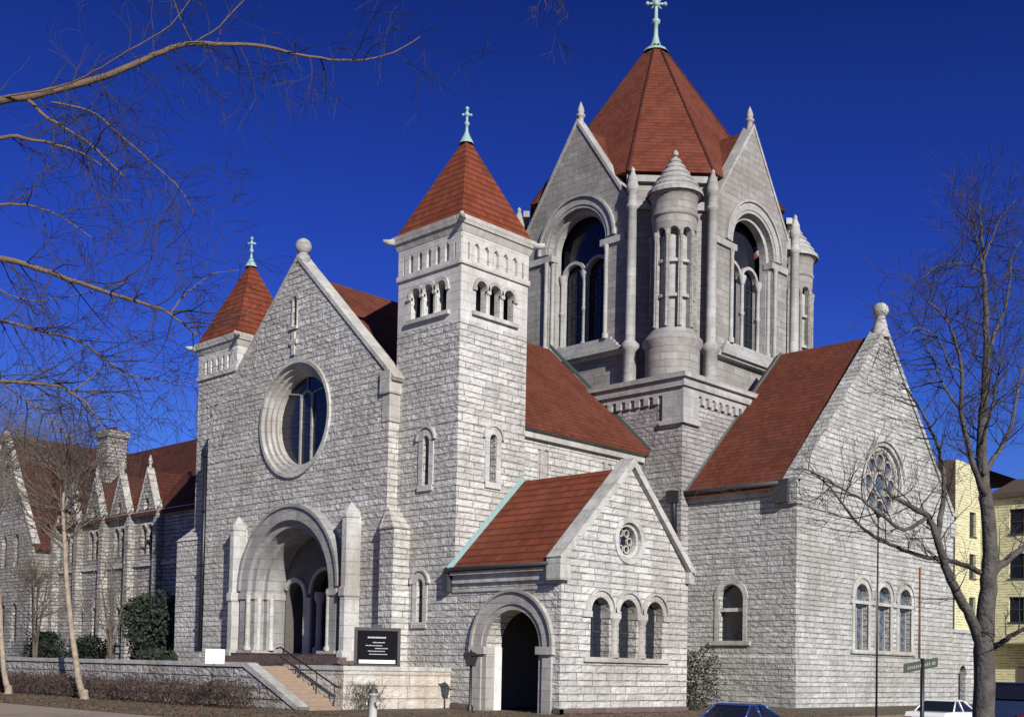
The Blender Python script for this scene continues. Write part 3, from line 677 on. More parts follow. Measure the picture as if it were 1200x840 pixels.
for f, Nv in lanfr:             # tracery of each big opening
    mb = MB()
    for c_ in (-.85, 1.15): mb.arch(f, c_, 27.3, .84, 1.04, -1.2, -.85, n=16)
    for u in (-1.95, .0, 1.95): mb.fbox(f, u+.15-.10, u+.15+.10, 22.45, 27.4, -1.2, -.9)
    for u in (-1.75, .15, 2.05):
        p = f(u, 0, -.80); mb.lathe((p.x, p.y), [(.2, 22.5), (.2, 22.8), (.12, 22.9), (.12, 24.9), (.17, 24.95), (.17, 25.1), (.12, 25.15), (.12, 26.9), (.26, 27.3), (.26, 27.5)], 10)
    tcy = part('tracery', mb, M['lanterntrim'], lan)
    mb = MB(); mb.poly(f, arched(.15, 2.2, 22.4, 28.9, 16), [], -1.28); mb.cur = 1
    for c_ in (-.85, 1.15):
        for z in (23.6, 24.7, 25.8, 26.9): mb.fbox(f, c_-.78, c_+.78, z, z+.05, -1.28, -1.22)
        mb.fbox(f, c_-.03, c_+.03, 22.5, 28, -1.28, -1.22)
    part('lantern_window', mb, [M['glass'], M['lead']], lan)
# cross roofs behind the gables
for k, (f, Nv) in enumerate(lanfr):
    mb = MB()
    P = [f(-B, 30.9, -.7), f(0, 36.95, -.7), f(B, 30.9, -.7), f(-B, 30.9, -5.5), f(0, 36.95, -5.5), f(B, 30.9, -5.5)]
    mb.add(P, [(0,1,4,3),(1,2,5,4)]); mb.f = [tuple(reversed(q)) for q in mb.f]
    part('cross_roof', mb, M['tilefine'], lan)
mb = MB(); zb = 32.25; ap = 45.2
def octo(a_, b_, z): return [(CX+x, CY+y, z) for x, y in ((b_,-a_),(a_,-b_),(a_,b_),(b_,a_),(-b_,a_),(-a_,b_),(-a_,-b_),(-b_,-a_))]
P = octo(A-.12, B-.15, 32.75)+octo(.42, .24, ap)
mb.add(P, [(i, (i+1) % 8, (i+1) % 8+8, i+8) for i in range(8)]+[tuple(reversed(range(8)))])
part('spire', mb, M['tilefine'], lan)
mb = MB()
for i in range(8):
    mb.tube([P[i], P[i+8]], [.10, .07], 6)
part('hip_rolls', mb, M['tiledark'], lan)
mb = MB(); c0 = (CX, CY)
mb.lathe(c0, [(.95, 44.72), (.80, 44.95), (.45, 45.15), (.30, 45.5), (.17, 46.0), (.14, 46.8), (.3, 46.95), (.3, 47.1), (.13, 47.25), (.11, 49.3)], 12)
d = Vector((.7071, .7071, 0))
for s in (-1, 1):
    c_ = Vector((CX, CY, 48.3)); mb.tube([c_, c_+d*s*.58], .09, 6); mb.ball(tuple(c_+d*s*.62), .15, 8)
mb.ball((CX, CY, 48.3), .26, 10); mb.ball((CX, CY, 49.4), .19, 8)
for s in (-1, 1):
    for q in (-1, 1): mb.tube([(CX, CY, 48.3), tuple(Vector((CX, CY, 48.3))+d*s*.35+Vector((0,0,.35*q)))], .06, 5)
part('spire_cross', mb, plain('pale_weathered_copper', (.26, .38, .34), .6, .3, 4), lan)
# turrets
def cyl_arcade(mb, c, r, nb, z0, zs, z1, frac, depth, seg=14):
    def P(a, z, rr): return (c[0]+rr*cos(a), c[1]+rr*sin(a), z)
    hb = pi/nb*frac
    for k in range(nb):
        ac = 2*pi*(k+.5)/nb
        aa = sorted(set([-pi/nb, pi/nb]+[-hb*cos(pi*i/seg) for i in range(seg+1)]))
        def zlow(t):
            t = min(1, abs(t)/hb); return zs+r*hb*sqrt(max(0, 1-t*t))
        for a0, a1 in zip(aa[:-1], aa[1:]):
            mid = (a0+a1)/2
            if abs(mid) > hb: mb.add([P(ac+a0,z0,r),P(ac+a1,z0,r),P(ac+a1,z1,r),P(ac+a0,z1,r)], [(0,1,2,3)])
            else:
                l0, l1 = zlow(a0), zlow(a1)
                mb.add([P(ac+a0,l0,r),P(ac+a1,l1,r),P(ac+a1,z1,r),P(ac+a0,z1,r),P(ac+a0,l0,r-depth),P(ac+a1,l1,r-depth)], [(0,1,2,3),(4,5,1,0)])
        for s in (-1, 1):
            q = [P(ac+s*hb,z0,r),P(ac+s*hb,z0,r-depth),P(ac+s*hb,zs,r-depth),P(ac+s*hb,zs,r)]; mb.add(q, [(0,1,2,3) if s < 0 else (3,2,1,0)])
CT = 7.3
for sx, sy in ((1,-1),(1,1),(-1,1),(-1,-1)):
    CT = 6.95 if sx == sy else 7.3; c0 = (CX+sx*CT, CY+sy*CT)
    mb = MB(); mb.lathe(c0, [(1.64, 18.5), (1.64, 20.9), (1.60, 21.0), (1.84, 21.3), (1.80, 21.55), (1.45, 21.95), (1.38, 22.1)], 32)
    cyl_arcade(mb, c0, 1.35, 10, 22.1, 27.9, 29.0, .68, .36)
    mb.lathe(c0, [(1.35, 28.95), (1.43, 29.0), (1.43, 29.15), (1.37, 29.2), (1.37, 30.1), (1.50, 30.25), (1.60, 30.4)], 32)
    for k in range(10):
        a = 2*pi*k/10; mb.lathe((c0[0]+1.36*cos(a), c0[1]+1.36*sin(a)), [(.12, 22.2), (.075, 22.4), (.075, 27.4), (.14, 27.8), (.14, 27.95)], 8)
    tt = part('turret', mb, M['lantern'], lan)
    mb = MB(); mb.lathe(c0, [(1.03, 22.1), (1.03, 24.0), (1.26, 24.0), (1.26, 24.16), (1.05, 24.3), (1.03, 24.6), (1.03, 26.1), (1.26, 26.1), (1.26, 26.26), (1.05, 26.4), (1.03, 26.7), (1.03, 27.7), (.7, 28.0), (.7, 29)], 24, False)
    part('turret_core', mb, M['lanterntrim'], lan)
    prof = [(1.72, 30.35), (1.72, 30.5)]; n = 6
    for i in range(n):
        r = 1.60*(1-i/n); z = 30.5+2.45*i/n; prof += [(r+.10, z), (r+.10, z+.10), (r-1.60/n*.80, z+2.45/n-.01)]
    prof += [(.12, 32.95), (.17, 33.0), (.17, 33.15), (.02, 33.35)]
    mb = MB(); mb.lathe(c0, prof, 24, False); part('turret_cone', mb, M['lanterntrim'], lan)
    for (ux, uy) in ((4.85, 8.35), (8.35, 4.85)):
        c1 = (CX+sx*ux, CY+sy*uy); mb = MB()
        mb.lathe(c1, [(.44, 18.7), (.44, 21.2), (.58, 21.3), (.58, 21.6), (.38, 21.8), (.32, 21.9), (.29, 30.0), (.38, 30.1), (.38, 30.25), (.29, 30.35), (.29, 31.0), (.38, 31.1), (.38, 31.5), (.33, 31.55), (.29, 31.9), (.12, 32.35), (.14, 32.5), (.02, 32.65)], 14)
        part('pinnacle', mb, M['lanterntrim'], lan)

# ---- side porch
mb = MB(); fp = FY(-.0); PY1 = 8.64
zpe = 6.0
mb.poly(fp, rect(-6.32, -.5, -.3, zpe), [arched(-2.68, 1.54, -.25, 2.62, 20)], 0, depth=.9)
fg = FX(0); pc = 4.3
WP = [pc-1.85, pc, pc+1.85]
holes = [circle(pc, 7.28, .78, 24)]+[arched(c_, .60, 2.25, 4.15, 12) for c_ in WP]
mb.poly(fg, [(0, -.3), (PY1, -.3), (PY1, zpe), (pc, 10.55), (0, zpe)], holes, 0, depth=.5, edge=.5)
mb.add([(-10.7,PY1,-.3),(0,PY1,-.3),(0,PY1,zpe),(-10.7,PY1,zpe)], [(1,0,3,2)])
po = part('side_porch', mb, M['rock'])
mb = MB()                       # room inside the porch
mb.add([(-6.31,.9,-.2),(-.5,.9,-.2),(-.5,8.4,-.2),(-6.31,8.4,-.2),(-6.31,.9,5.9),(-.5,.9,5.9),(-.5,8.4,5.9),(-6.31,8.4,5.9)], [(0,1,2,3),(7,6,5,4),(2,6,7,3),(3,7,4,0)])
part('porch_room', mb, M['interior'], po)
mb = MB()
mb.arch(fp, -2.68, 2.62, 1.54, 1.78, -.5, .02, n=26); mb.arch(fp, -2.68, 2.62, 1.78, 2.28, -.2, .10, n=26); mb.arch(fp, -2.68, 2.62, 2.28, 2.40, -.1, .20, n=26)
for s in (-1, 1):
    for r0, r1, w0, w1 in ((1.52, 1.78, -.45, .02), (1.78, 2.28, -.2, .10)):
        q = sorted((-2.68+s*r0, -2.68+s*r1)); mb.fbox(fp, q[0], q[1], -.3, 2.62, w0, w1)
    q = sorted((-2.68+s*1.5, -2.68+s*2.42)); mb.fbox(fp, q[0], q[1], 2.3, 2.62, -.5, .22)
pa = part('entrance_arch', mb, M['dressed'], po)
mb = MB(); mb.fbox(fp, -4.24, -4.17, -.25, 2.6, -.9, -.46); part('painted_sunlit_jamb', mb, plain('sunlit_reveal_white', (.62,.62,.6), .7), po)  # added pale slab: sunlight on the jamb reveal put into its colour
mb = MB()
for c_ in WP:
    m2 = MB(); m2.arch(fg, c_, 4.15, .60, .85, -.05, .05, n=16); m2.arch(fg, c_, 4.15, .87, .97, -.05, .13, n=16); part('window_arch', m2, M['trim'], po)
for c_ in (pc-.925, pc+.925):
    for w in (.0, -.32): 
        mb = MB(); p = fg(c_, 0, w); mb.lathe((p.x, p.y), [(.24, 2.25), (.24, 2.42), (.17, 2.5), (.16, 3.6), (.3, 3.9)], 12); part('window_column', mb, M['trim'], po)
    mb = MB(); mb.fbox(fg, c_-.36, c_+.36, 3.9, 4.2, -.5, .1); part('impost', mb, M['trim'], po)
for c_ in (pc-2.72, pc+2.72): mb = MB(); mb.fbox(fg, c_-.28, c_+.28, 3.9, 4.15, -.3, .1); part('impost', mb, M['trim'], po)
mb = MB(); mb.fbox(fg, pc-2.9, pc+2.9, 2.05, 2.25, -.5, .14); part('window_sill', mb, M['trim'], po); mb = MB()
mb.arch(fg, pc, 7.28, .78, 1.02, -.05, .07, 0, 2*pi, 28); mb.arch(fg, pc, 7.28, .62, .78, -.4, -.1, 0, 2*pi, 28)
part('rose_surround', mb, M['trim'], po)
mb = MB(); mb.poly(fg, circle(pc, 7.28, .7, 20), [], -.4); mb.cur = 1
for k in range(6):
    a = 2*pi*k/6; mb.arch(fg, pc+.4*cos(a), 7.28+.4*sin(a), .13, .19, -.39, -.3, 0, 2*pi, 10)
part('rose_window', mb, [M['glass'], M['dressed']], po)
for c_ in WP:
    mb = MB(); mb.poly(fg, arched(c_, .62, 2.2, 4.15), [], -.45); mb.cur = 1
    mb.fbox(fg, c_-.02, c_+.02, 2.25, 4.7, -.45, -.41); mb.fbox(fg, c_-.6, c_+.6, 3.3, 3.35, -.45, -.41)
    part('arched_window', mb, [M['glass'], M['lead']], po)
mb = MB(); gable_roof(mb, 'x', pc, 4.62, -6.33, -.35, 6.1-.2, 10.45, .05); mb.add([(-10.7,pc,10.44),(-6.33,pc,10.44),(-6.33,pc+4.62,5.9),(-10.7,pc+4.62,5.9)],[(0,1,2,3)]); part('porch_roof', mb, M['tile'], po)
mb = MB(); coping(mb, fg, pc, 4.55, 6.12, 10.62, w0=-.55, w1=.24, up=.16, t=.30)
mb.fbox(fg, -.38, .25, 5.3, 6.15, -.5, .26); mb.fbox(fg, PY1-.25, PY1+.15, 5.7, 6.2, -.5, .24)
part('gable_coping', mb, M['trim'], po)
mb = MB()
for i, (z0, z1, w) in enumerate(((4.98, 5.12, .07), (5.35, 5.5, .12), (5.5, 5.72, .06), (5.72, 5.92, .26))): mb.fbox(fp, -6.35, -.3, z0, z1, -.05, w)
part('eaves_cornice', mb, M['trim'], po)
mb = MB(); mb.tube([(-6.6,-.34,5.98),(-.4,-.34,5.98)], .09, 6); part('gutter', mb, M['lead'], po)
mb = MB(); mb.fbox(fp, -6.75, -6.45, 5.0, 5.85, 0, .3); part('gutter_head', mb, M['lead'], po)
mb = MB(); strip(mb, FX(-6.32), (pc, 10.45), (-.32, 5.9), .24, .04); part('copper_flashing', mb, M['copper'], po)
mb = MB(); mb.box(-6.32, .07, -.07, PY1+.07, -.35, -.02) if False else mb.fbox(fg, -.07, PY1+.07, -.35, .12, -.3, .07); part('plinth', mb, M['redgranite'], po); mb = MB(); mb.fbox(fp, -6.3, -5.15, -.35, .12, -.2, .09); part('plinth', mb, M['redgranite'], po); mb = MB(); mb.fbox(fp, -.25, .07, -.35, .12, -.2, .09)
part('plinth', mb, M['redgranite'], po)

# ================================================================ terrace, stairs
XS, YT = -6.4, -8.0
mb = MB(); mb.box(-60, XS-4.2, YT+.45, -.4, -.1, 1.6); mb.box(XS-4.2, XS-.45, -5.6, -.0, -.1, 1.6)
tag(mb.build('terrace_floor', M['paving']), kind='structure')
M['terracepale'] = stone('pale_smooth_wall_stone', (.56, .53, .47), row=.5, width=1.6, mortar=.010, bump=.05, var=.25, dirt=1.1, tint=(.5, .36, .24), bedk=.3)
def wallthing(label, boxes, caps, loc, mat='terracewall'):
    t = thing('retaining_wall', label, 'wall', loc)
    mb = MB()
    for q in boxes: mb.box(*q) if len(q) == 6 else mb.add(*q)
    mb.build('wall_body', M[mat], t)
    mb = MB()
    for q in caps: mb.box(*q) if len(q) == 6 else mb.add(*q)
    mb.build('coping', M['trim'], t); return t
def prism_xz(pts, y0, y1):
    n = len(pts); P = [(x, y0, z) for x, z in pts]+[(x, y1, z) for x, z in pts]
    F = [tuple(range(n))]+[tuple(reversed(range(n, 2*n)))]+[(i, i+n, (i+1) % n+n, (i+1) % n) for i in range(n)]
    return (P, F)
slope = prism_xz([(-10.6,-.4),(-6.75,-.4),(-6.75,-.02),(-10.3,1.55),(-10.6,1.55)], YT, YT+.4)
slcap = prism_xz([(-10.35,1.552),(-6.6,-.08),(-6.45,.05),(-10.1,1.72),(-10.35,1.74)], YT-.06, YT+.46)
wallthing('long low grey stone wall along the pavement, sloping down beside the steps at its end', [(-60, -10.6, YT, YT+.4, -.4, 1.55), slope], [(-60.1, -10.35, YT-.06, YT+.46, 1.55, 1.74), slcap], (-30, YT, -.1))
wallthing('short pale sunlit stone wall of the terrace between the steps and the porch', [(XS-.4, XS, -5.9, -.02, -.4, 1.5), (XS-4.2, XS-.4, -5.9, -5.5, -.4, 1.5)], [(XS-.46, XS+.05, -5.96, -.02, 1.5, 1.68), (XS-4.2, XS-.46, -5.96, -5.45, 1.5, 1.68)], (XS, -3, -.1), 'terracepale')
M['step'] = plain('tan_stone_steps', (.27, .195, .14), .9, .25, 3)
st = thing('stone_steps', 'tan stone steps rising between the low walls to the church terrace', 'steps', (-8.5, -6.8, -.1))
mb = MB(); n = 11
for i in range(n): mb.box(XS-4.2, XS-.02-.36*i, YT+.46, -5.97, -.1+.1545*i, -.1+.1545*(i+1)+(-.0))
mb.build('flight', M['step'], st)
mb = MB(); mb.box(-11.6, -9.0, YT+.6, -6.6, 1.602, 1.63) if False else mb.box(-12.6, -10.75, YT+.9, -6.3, 1.602, 1.64); mb.build('dark_mat', M['black'], st)
hr = thing('handrail', 'dark iron handrail running down beside the stone steps', 'handrail', (-8, -6.2, 0))
mb = MB(); mb.tube([(-10.7,-6.2,2.35),(-10.4,-6.2,2.4),(-6.5,-6.2,.85),(-6.2,-6.2,.8)], .035, 8); mb.tube([(-10.4,-6.2,2.0),(-6.5,-6.2,.45)], .02, 6); mb.build('rail', M['black'], hr)
for x in (-10.2, -9, -7.8, -6.6):
    mb = MB(); z = 2.4-(x+10.4)*.397; mb.tube([(x,-6.2,z),(x,-6.2,z-1.0)], .025, 6); mb.build('post', M['black'], hr)

# noticeboard
nb = thing('notice_board', 'black church notice board with pale lettering on the terrace beside the portal', 'notice board', (-7.9, -3, 1.6))
fnb = frame((-7.85, -3.0, 0), (.82, -.57, 0))
mb = MB()
mb.fbox(fnb, -.92, .92, 1.75, 3.25, -.09, 0); mb.build('case', plain('matt_black_board', (.008,.008,.01), .95, .2, spec=.1), nb)
mb = MB(); mb.fbox(fnb, -.99, .99, 3.2, 3.34, -.14, .06); mb.fbox(fnb, -.2, .2, 3.34, 3.48, -.12, .02); mb.fbox(fnb, -.99, -.86, 1.7, 3.2, -.12, .05); mb.fbox(fnb, .86, .99, 1.7, 3.2, -.12, .05); mb.fbox(fnb, -.99, .99, 1.66, 1.76, -.12, .05); mb.build('frame', plain('board_frame', (.022, .017, .016), .5), nb)
mb = MB(); mb.fbox(fnb, -.78, .78, 1.80, 1.95, 0, .02); mb.build('white_strip', M['white'], nb)
mb = MB(); random.seed(3)
for r_, (z, hh, x0, x1) in enumerate(((2.88, .07, -.42, .35), (2.68, .04, -.2, .3), (2.55, .035, -.5, .2), (2.43, .035, -.1, .45), (2.31, .035, -.4, .3), (2.18, .035, -.35, .4))):
    u = x0
    while u < x1:
        w = random.uniform(.03, .07); mb.fbox(fnb, u, u+w*.75, z, z+hh*random.uniform(.8, 1), 0, .012); u += w
mb.build('lettering', plain('pale_letters', (.5, .5, .52), .6), nb)
for s in (-.7, .7):
    mb = MB(); p = fnb(s, 0, -.05); mb.tube([(p.x,p.y,1.58),(p.x,p.y,1.8)], .04, 6); mb.build('leg', M['black'], nb)

# lamp post by the porch
lp = thing('lamp_post', 'black lamp post with square lantern beside the porch arch', 'lamp post', (-3.6, -1.5, -.1))
mb = MB(); mb.lathe((-3.6,-1.5), [(.13,-.15),(.13,.1),(.06,.2),(.045,1.7),(.07,1.75),(.1,1.8)], 10); mb.build('post', M['black'], lp)
mb = MB(); mb.frus((-3.6,-1.5), .13, .21, 1.8, 2.2); mb.build('lantern_glass', plain('smoked_glass', (.03,.03,.035), .2), lp)
mb = MB(); mb.frus((-3.6,-1.5), .28, .08, 2.2, 2.36); mb.ball((-3.6,-1.5,2.4), .05, 8); mb.frus((-3.6,-1.5), .15, .15, 1.77, 1.81); mb.build('lantern_cap', M['black'], lp)

exec_later = []
#--PART2--
# ================================================================ parish house
ph = thing('parish_house', 'grey gothic parish house with pointed gablets, dull red roof and chimney, left of the church', 'house', (-56, 10, 0))
PY = 8.0; fq = FY(PY)
DX = [-48.2, -52.35, -56.5, -60.65]
holes = []
mb = MB()
holes = [arched(-47.6, 1.0, 1.9, 4.3, 12)]
for c_ in (-51.5, -55.3, -59.1): holes += [arched(c_+k*.78, .31, 3.0, 5.4, 8) for k in (-1, 0, 1)]
for c_ in DX: holes += [arched(c_+k*.95, .38, 9.5, 11.3, 8) for k in (-.5, .5)]
mb.poly(fq, rect(-63.4, -40, -.3, 12.6), holes, 0, depth=.3)
mb.add([(-40,PY,-.3),(-40,22,-.3),(-40,22,12.6),(-40,PY,12.6)], [(0,1,2,3)])
bw = mb.build('wall', M['parish'], ph)
mb = MB(); mb.poly(fq, rect(-63.3, -41, 1.0, 12.0), [], -.28); mb.build('window_panes', M['glass'], bw)
mb = MB(); mb.fbox(fq, -63.3, -40, 8.6, 8.95, -.05, .18); mb.fbox(fq, -63.3, -40, 12.3, 12.65, -.05, .25); mb.fbox(fq, -63.3, -40, 2.2, 2.45, -.05, .12); mb.build('string_courses', M['parishtrim'], ph)
mb = MB(); gable_roof(mb, 'x', 14.6, 6.95, -74, -39.5, 12.5, 19.6); mb.build('main_roof', M['tiledark'], ph)
for c_ in DX:
    mb = MB(); mb.poly(fq, [(c_-1.45, 12.3), (c_+1.45, 12.3), (c_, 15.8)], [arched(c_, .33, 12.5, 13.3, 8)], .12, depth=.3, edge=.5, back=True)
    d = mb.build('gablet', M['parish'], ph)
    mb = MB(); coping(mb, fq, c_, 1.6, 12.2, 15.8, w0=-.4, w1=.16, up=.05, t=.12); p = fq(c_, 0, -.1); mb.lathe((p.x, p.y), [(.14, 15.7), (.1, 16.2), (.2, 16.3), (.02, 16.9)], 8); mb.build('gablet_coping', M['parishtrim'], d)
    mb = MB(); P = [fq(c_-1.5,12.3,-.3), fq(c_,15.7,-.3), fq(c_+1.5,12.3,-.3), fq(c_,15.7,-3.6)]; mb.add(P, [(0,1,3),(1,2,3)]); mb.build('gablet_roof', M['tiledark'], d)
for x in (-46.1, -50.3, -54.4, -58.6, -62.7):
    mb = MB(); mb.box(x-.28, x+.28, PY-.55, PY+.05, -.3, 11.6); mb.add([(x-.32,PY-.6,11.6),(x+.32,PY-.6,11.6),(x+.32,PY+.05,11.6),(x-.32,PY+.05,11.6),(x,PY-.1,13.4)], [(0,1,4),(1,2,4),(2,3,4),(3,0,4)]); mb.build('buttress', M['parish'], ph)
for c_ in (-51.5, -55.3, -59.1):
    for k in (-1, 0, 1):
        mb = MB(); mb.arch(fq, c_+k*.78, 5.4, .31, .46, -.05, .06, n=8); mb.arch(fq, c_+k*.78, 6.35, .14, .3, .0, .05, 0, 2*pi, 10); mb.fbox(fq, c_+k*.78-.12, c_+k*.78+.12, 5.8, 6.1, 0, .055); mb.build('window_hood', M['parishtrim'], bw)
    mb = MB(); mb.fbox(fq, c_-1.3, c_+1.3, 2.8, 3.0, -.05, .14); mb.build('window_sill', M['parishtrim'], bw)
mb = MB(); mb.arch(fq, -47.6, 4.3, 1.0, 1.35, -.05, .1, n=16); mb.arch(fq, -47.6, 4.3, 1.34, 1.55, -.05, .2, n=16); mb.build('door_arch', M['parishtrim'], bw)
for c_ in DX:
    for k in (-.475, .475): mb = MB(); mb.arch(fq, c_+k, 11.3, .38, .52, -.05, .06, n=8); mb.build('window_hood', M['parishtrim'], bw)
# left gabled wing
fw = FY(6.0)
mb = MB(); mb.poly(fw, [(-75.6, -.3), (-63.2, -.3), (-63.2, 11.0), (-69.4, 20.6), (-75.6, 11.0)], [arched(-66.2, .5, 9.2, 11.4), arched(-68.6, .5, 9.2, 11.4), arched(-66.2, .55, 3.0, 5.6), arched(-68.6, .55, 3, 5.6)], 0, depth=.3)
mb.add([(-63.2,6,-.3),(-63.2,30,-.3),(-63.2,30,11),(-63.2,6,11)], [(0,1,2,3)])
mb.build('wing_wall', M['parish'], ph)
mb = MB(); mb.poly(fw, rect(-70, -65, 2.5, 12.5), [], -.3); mb.build('wing_panes', M['glass'], ph)
mb = MB(); gable_roof(mb, 'y', -69.4, 6.7, 6.1, 32, 10.7, 20.7); mb.build('wing_roof', M['tiledark'], ph)
mb = MB(); coping(mb, fw, -69.4, 6.5, 10.9, 20.7, w0=-.5, w1=.1, up=.15, t=.15); mb.build('wing_coping', M['parishtrim'], ph)
mb = MB(); mb.frus((-62, 12.0), (1.0, .9), (.95, .85), 11, 20.3); mb.frus((-62, 12), (1.25, 1.1), (.95, .85), 16.0, 16.5); mb.frus((-62, 12.0), (1.12, 1.0), (1.15, 1.05), 20.3, 20.9)
ch_ = mb.build('chimney', M['parish'], ph)
for k in (-.6, .0, .6):
    mb = MB(); mb.lathe((-62+k, 12), [(.18, 20.9), (.15, 21.2), (.2, 21.25)], 8); mb.build('chimney_pot', M['tiledark'], ch_)

# ================================================================ pale yellow flats on the right
M['yellow'] = stone('yellow_painted_brick', (.58, .55, .34), row=.22, width=.6, mortar=.008, bump=.01, var=.12, dirt=.25, joint=.75, rustic=.15, warp=0)
M['brownbrick'] = stone('brown_brick', (.15, .11, .085), row=.2, width=.5, mortar=.01, bump=.01, var=.3, dirt=.6, rustic=.2, warp=0)
M['brownroof'] = plain('brown_roofing', (.07, .05, .04), .9, .3)
yb = thing('apartment_building', 'pale yellow brick flats with dark windows and a flat brown roof, beyond the church', 'building', (-4, 66, -.5))
mb = MB(); fa = FX(-9.2)
hA = [rect(61.0, 62.3, z, z+2.0) for z in (6.3, 9.9, 13.4)]
mb.poly(fa, rect(58.2, 63.2, -.6, 19.4), hA, 0, depth=.25); mb.cur = 1; mb.add([(-26,58.2,-.6),(-9.2,58.2,-.6),(-9.2,58.2,19.4),(-26,58.2,19.4)], [(0,1,2,3)]); mb.add([(-26,58.2,19.4),(-9.2,58.2,19.4),(-9.2,75,19.4),(-26,75,19.4)], [(0,1,2,3)])
mb.build('tall_block_wall', [M['yellow'], M['brownbrick']], yb)
fbk = FY(63.2); XW = [-6.8, -2.6, 2.5, 6.2, 10, 14]
hB = [rect(x, x+2.3, z, z+2.05) for x in XW for z in (6.3, 9.9, 13.6)]
mb = MB(); mb.poly(fbk, rect(-9.2, 20, -.6, 16.6), hB, 0, depth=.3); mb.add([(20,63.2,-.6),(20,78,-.6),(20,78,16.6),(20,63.2,16.6)], [(0,1,2,3)]); mb.build('long_block_wall', M['yellow'], yb)
mb = MB(); mb.frus((5.4, 70.6), (14.9, 7.9), (14.9, 7.9), 16.6, 17.0); mb.frus((5.4, 70.6), (14.2, 7.2), (12.5, 5.5), 17.0, 18.4); mb.build('brown_roof', M['brownroof'], yb)
for f, rs in ((fa, hA), (fbk, hB)):
    for r_ in rs:
        u0, v0 = r_[0]; u1, v1 = r_[2]; mb = MB(); mb.poly(f, rect(u0-.02, u1+.02, v0-.02, v1+.02), [], -.22); mb.cur = 1
        mb.fbox(f, (u0+u1)/2-.04, (u0+u1)/2+.04, v0, v1, -.22, -.16); mb.fbox(f, u0, u1, (v0+v1)/2-.03, (v0+v1)/2+.03, -.22, -.17); mb.fbox(f, u0-.05, u1+.05, v0-.12, v0, -.1, .08)
        mb.build('window', [M['glass'], M['lead']], yb)
mb = MB(); mb.fbox(fbk, -8.6, 6, 4.3, 4.5, 0, 1.6); mb.fbox(fbk, -6, -2.5, -.5, 2.6, 0, .1)
mb.build('entrance_canopy', plain('canopy', (.10, .07, .05), .8), yb)
mb = MB(); mb.fbox(fbk, -1.8, 2.4, 2.5, 3.6, 0.02, .12); mb.build('orange_panel', plain('orange_panel', (.45, .16, .04), .7), yb)

# ================================================================ trees
rng = random.Random(11)
def crom(pts, seg=4):
    pts = [Vector(p) for p in pts]; out = []
    P = [pts[0]*2-pts[1]]+pts+[pts[-1]*2-pts[-2]]
    for i in range(1, len(P)-2):
        for k in range(seg):
            t = k/seg; a, b_, c_, d = P[i-1], P[i], P[i+1], P[i+2]
            out.append(.5*((2*b_)+(c_-a)*t+(2*a-5*b_+4*c_-d)*t*t+(3*b_-a-3*c_+d)*t**3))
    out.append(pts[-1]); return out
def rdir(): 
    v = Vector((rng.gauss(0,1), rng.gauss(0,1), rng.gauss(0,1))); return v.normalized()
def sprout(mb, p, d, L, r, lvl, up=.25, droop=0, nchild=4, maxl=3, kink=.22):
    n = 5; pts = [Vector(p)]; dd = Vector(d).normalized()
    for i in range(n):
        dd = (dd+rdir()*kink+Vector((0,0,up-droop))*.22).normalized(); pts.append(pts[-1]+dd*L/n)
    rad = [max(.0028, r*(1-.75*i/n)) for i in range(n+1)]
    mb.cur = 1; mb.tube(pts, rad, 3 if lvl else 4); mb.cur = 0
    if lvl >= maxl: return
    for k in range(nchild):
        i = rng.randint(1, n); q = pts[i]; base = (pts[i]-pts[i-1]).normalized()
        side = base.cross(rdir()).normalized(); nd = (base*.75+side*rng.uniform(.5, 1.0)).normalized()
        sprout(mb, q, nd, L*rng.uniform(.42, .7), rad[i]*.62, lvl+1, up, droop, max(2, nchild-1), maxl, kink)
def limb(mb, pts, r0, r1, seg=4, n=7, tw=0, L=1.2, tr=.02, up=.3, droop=0, start=.15, nchild=4, maxl=2, jit=.0, pw=1.0):
    C_ = crom(pts, seg); m = len(C_)
    C_ = [p+rdir()*jit for p in C_]
    rad = [r0+(r1-r0)*(i/(m-1))**pw for i in range(m)]
    mb.tube(C_, rad, n)
    for k in range(tw):
        t = start+(1-start)*(k+rng.random())/tw; i = min(m-2, max(1, int(t*(m-1)))); base = (C_[i+1]-C_[i]).normalized()
        side = base.cross(rdir()).normalized(); nd = (base*rng.uniform(.3, .9)+side).normalized()
        sprout(mb, C_[i], nd, L*rng.uniform(.5, 1.15), min(tr, rad[i]*.7), 0, up, droop, nchild, maxl)
    return C_
# --- the large tree at the right, in front of the transept
D = 18.0
def RP(l, d=D): return [px(x, y, d+dz) for x, y, dz in l]
base = px(1153, 780, D); gz = -.46
tree = thing('bare_tree', 'large bare tree with a dark forked trunk at the right, before the transept', 'tree', (base.x, base.y, gz))
mb = MB()
trunk = RP([(1154,740,0),(1158,690,0),(1160,650,0),(1157,600,0),(1152,560,.1),(1150,520,.1),(1153,470,0),(1156,420,-.1),(1155,370,0),(1153,320,.1),(1150,275,.2),(1148,240,.2)])
b0 = Vector((base.x, base.y, gz)); b1 = px(1153, 800, D)
limb(mb, [b0+Vector((.02,0,0)), b1]+trunk, .18, .010, tw=26, L=.95, start=.45, tr=.015, pw=.8, n=12, jit=.012)
mb.lathe3(b0-Vector((0,0,.1)), (0,0,1), [(.38,0),(.27,.25),(.20,.7)], 12)
mb.build('trunk', [M['barkdark'], M['twig']], tree)
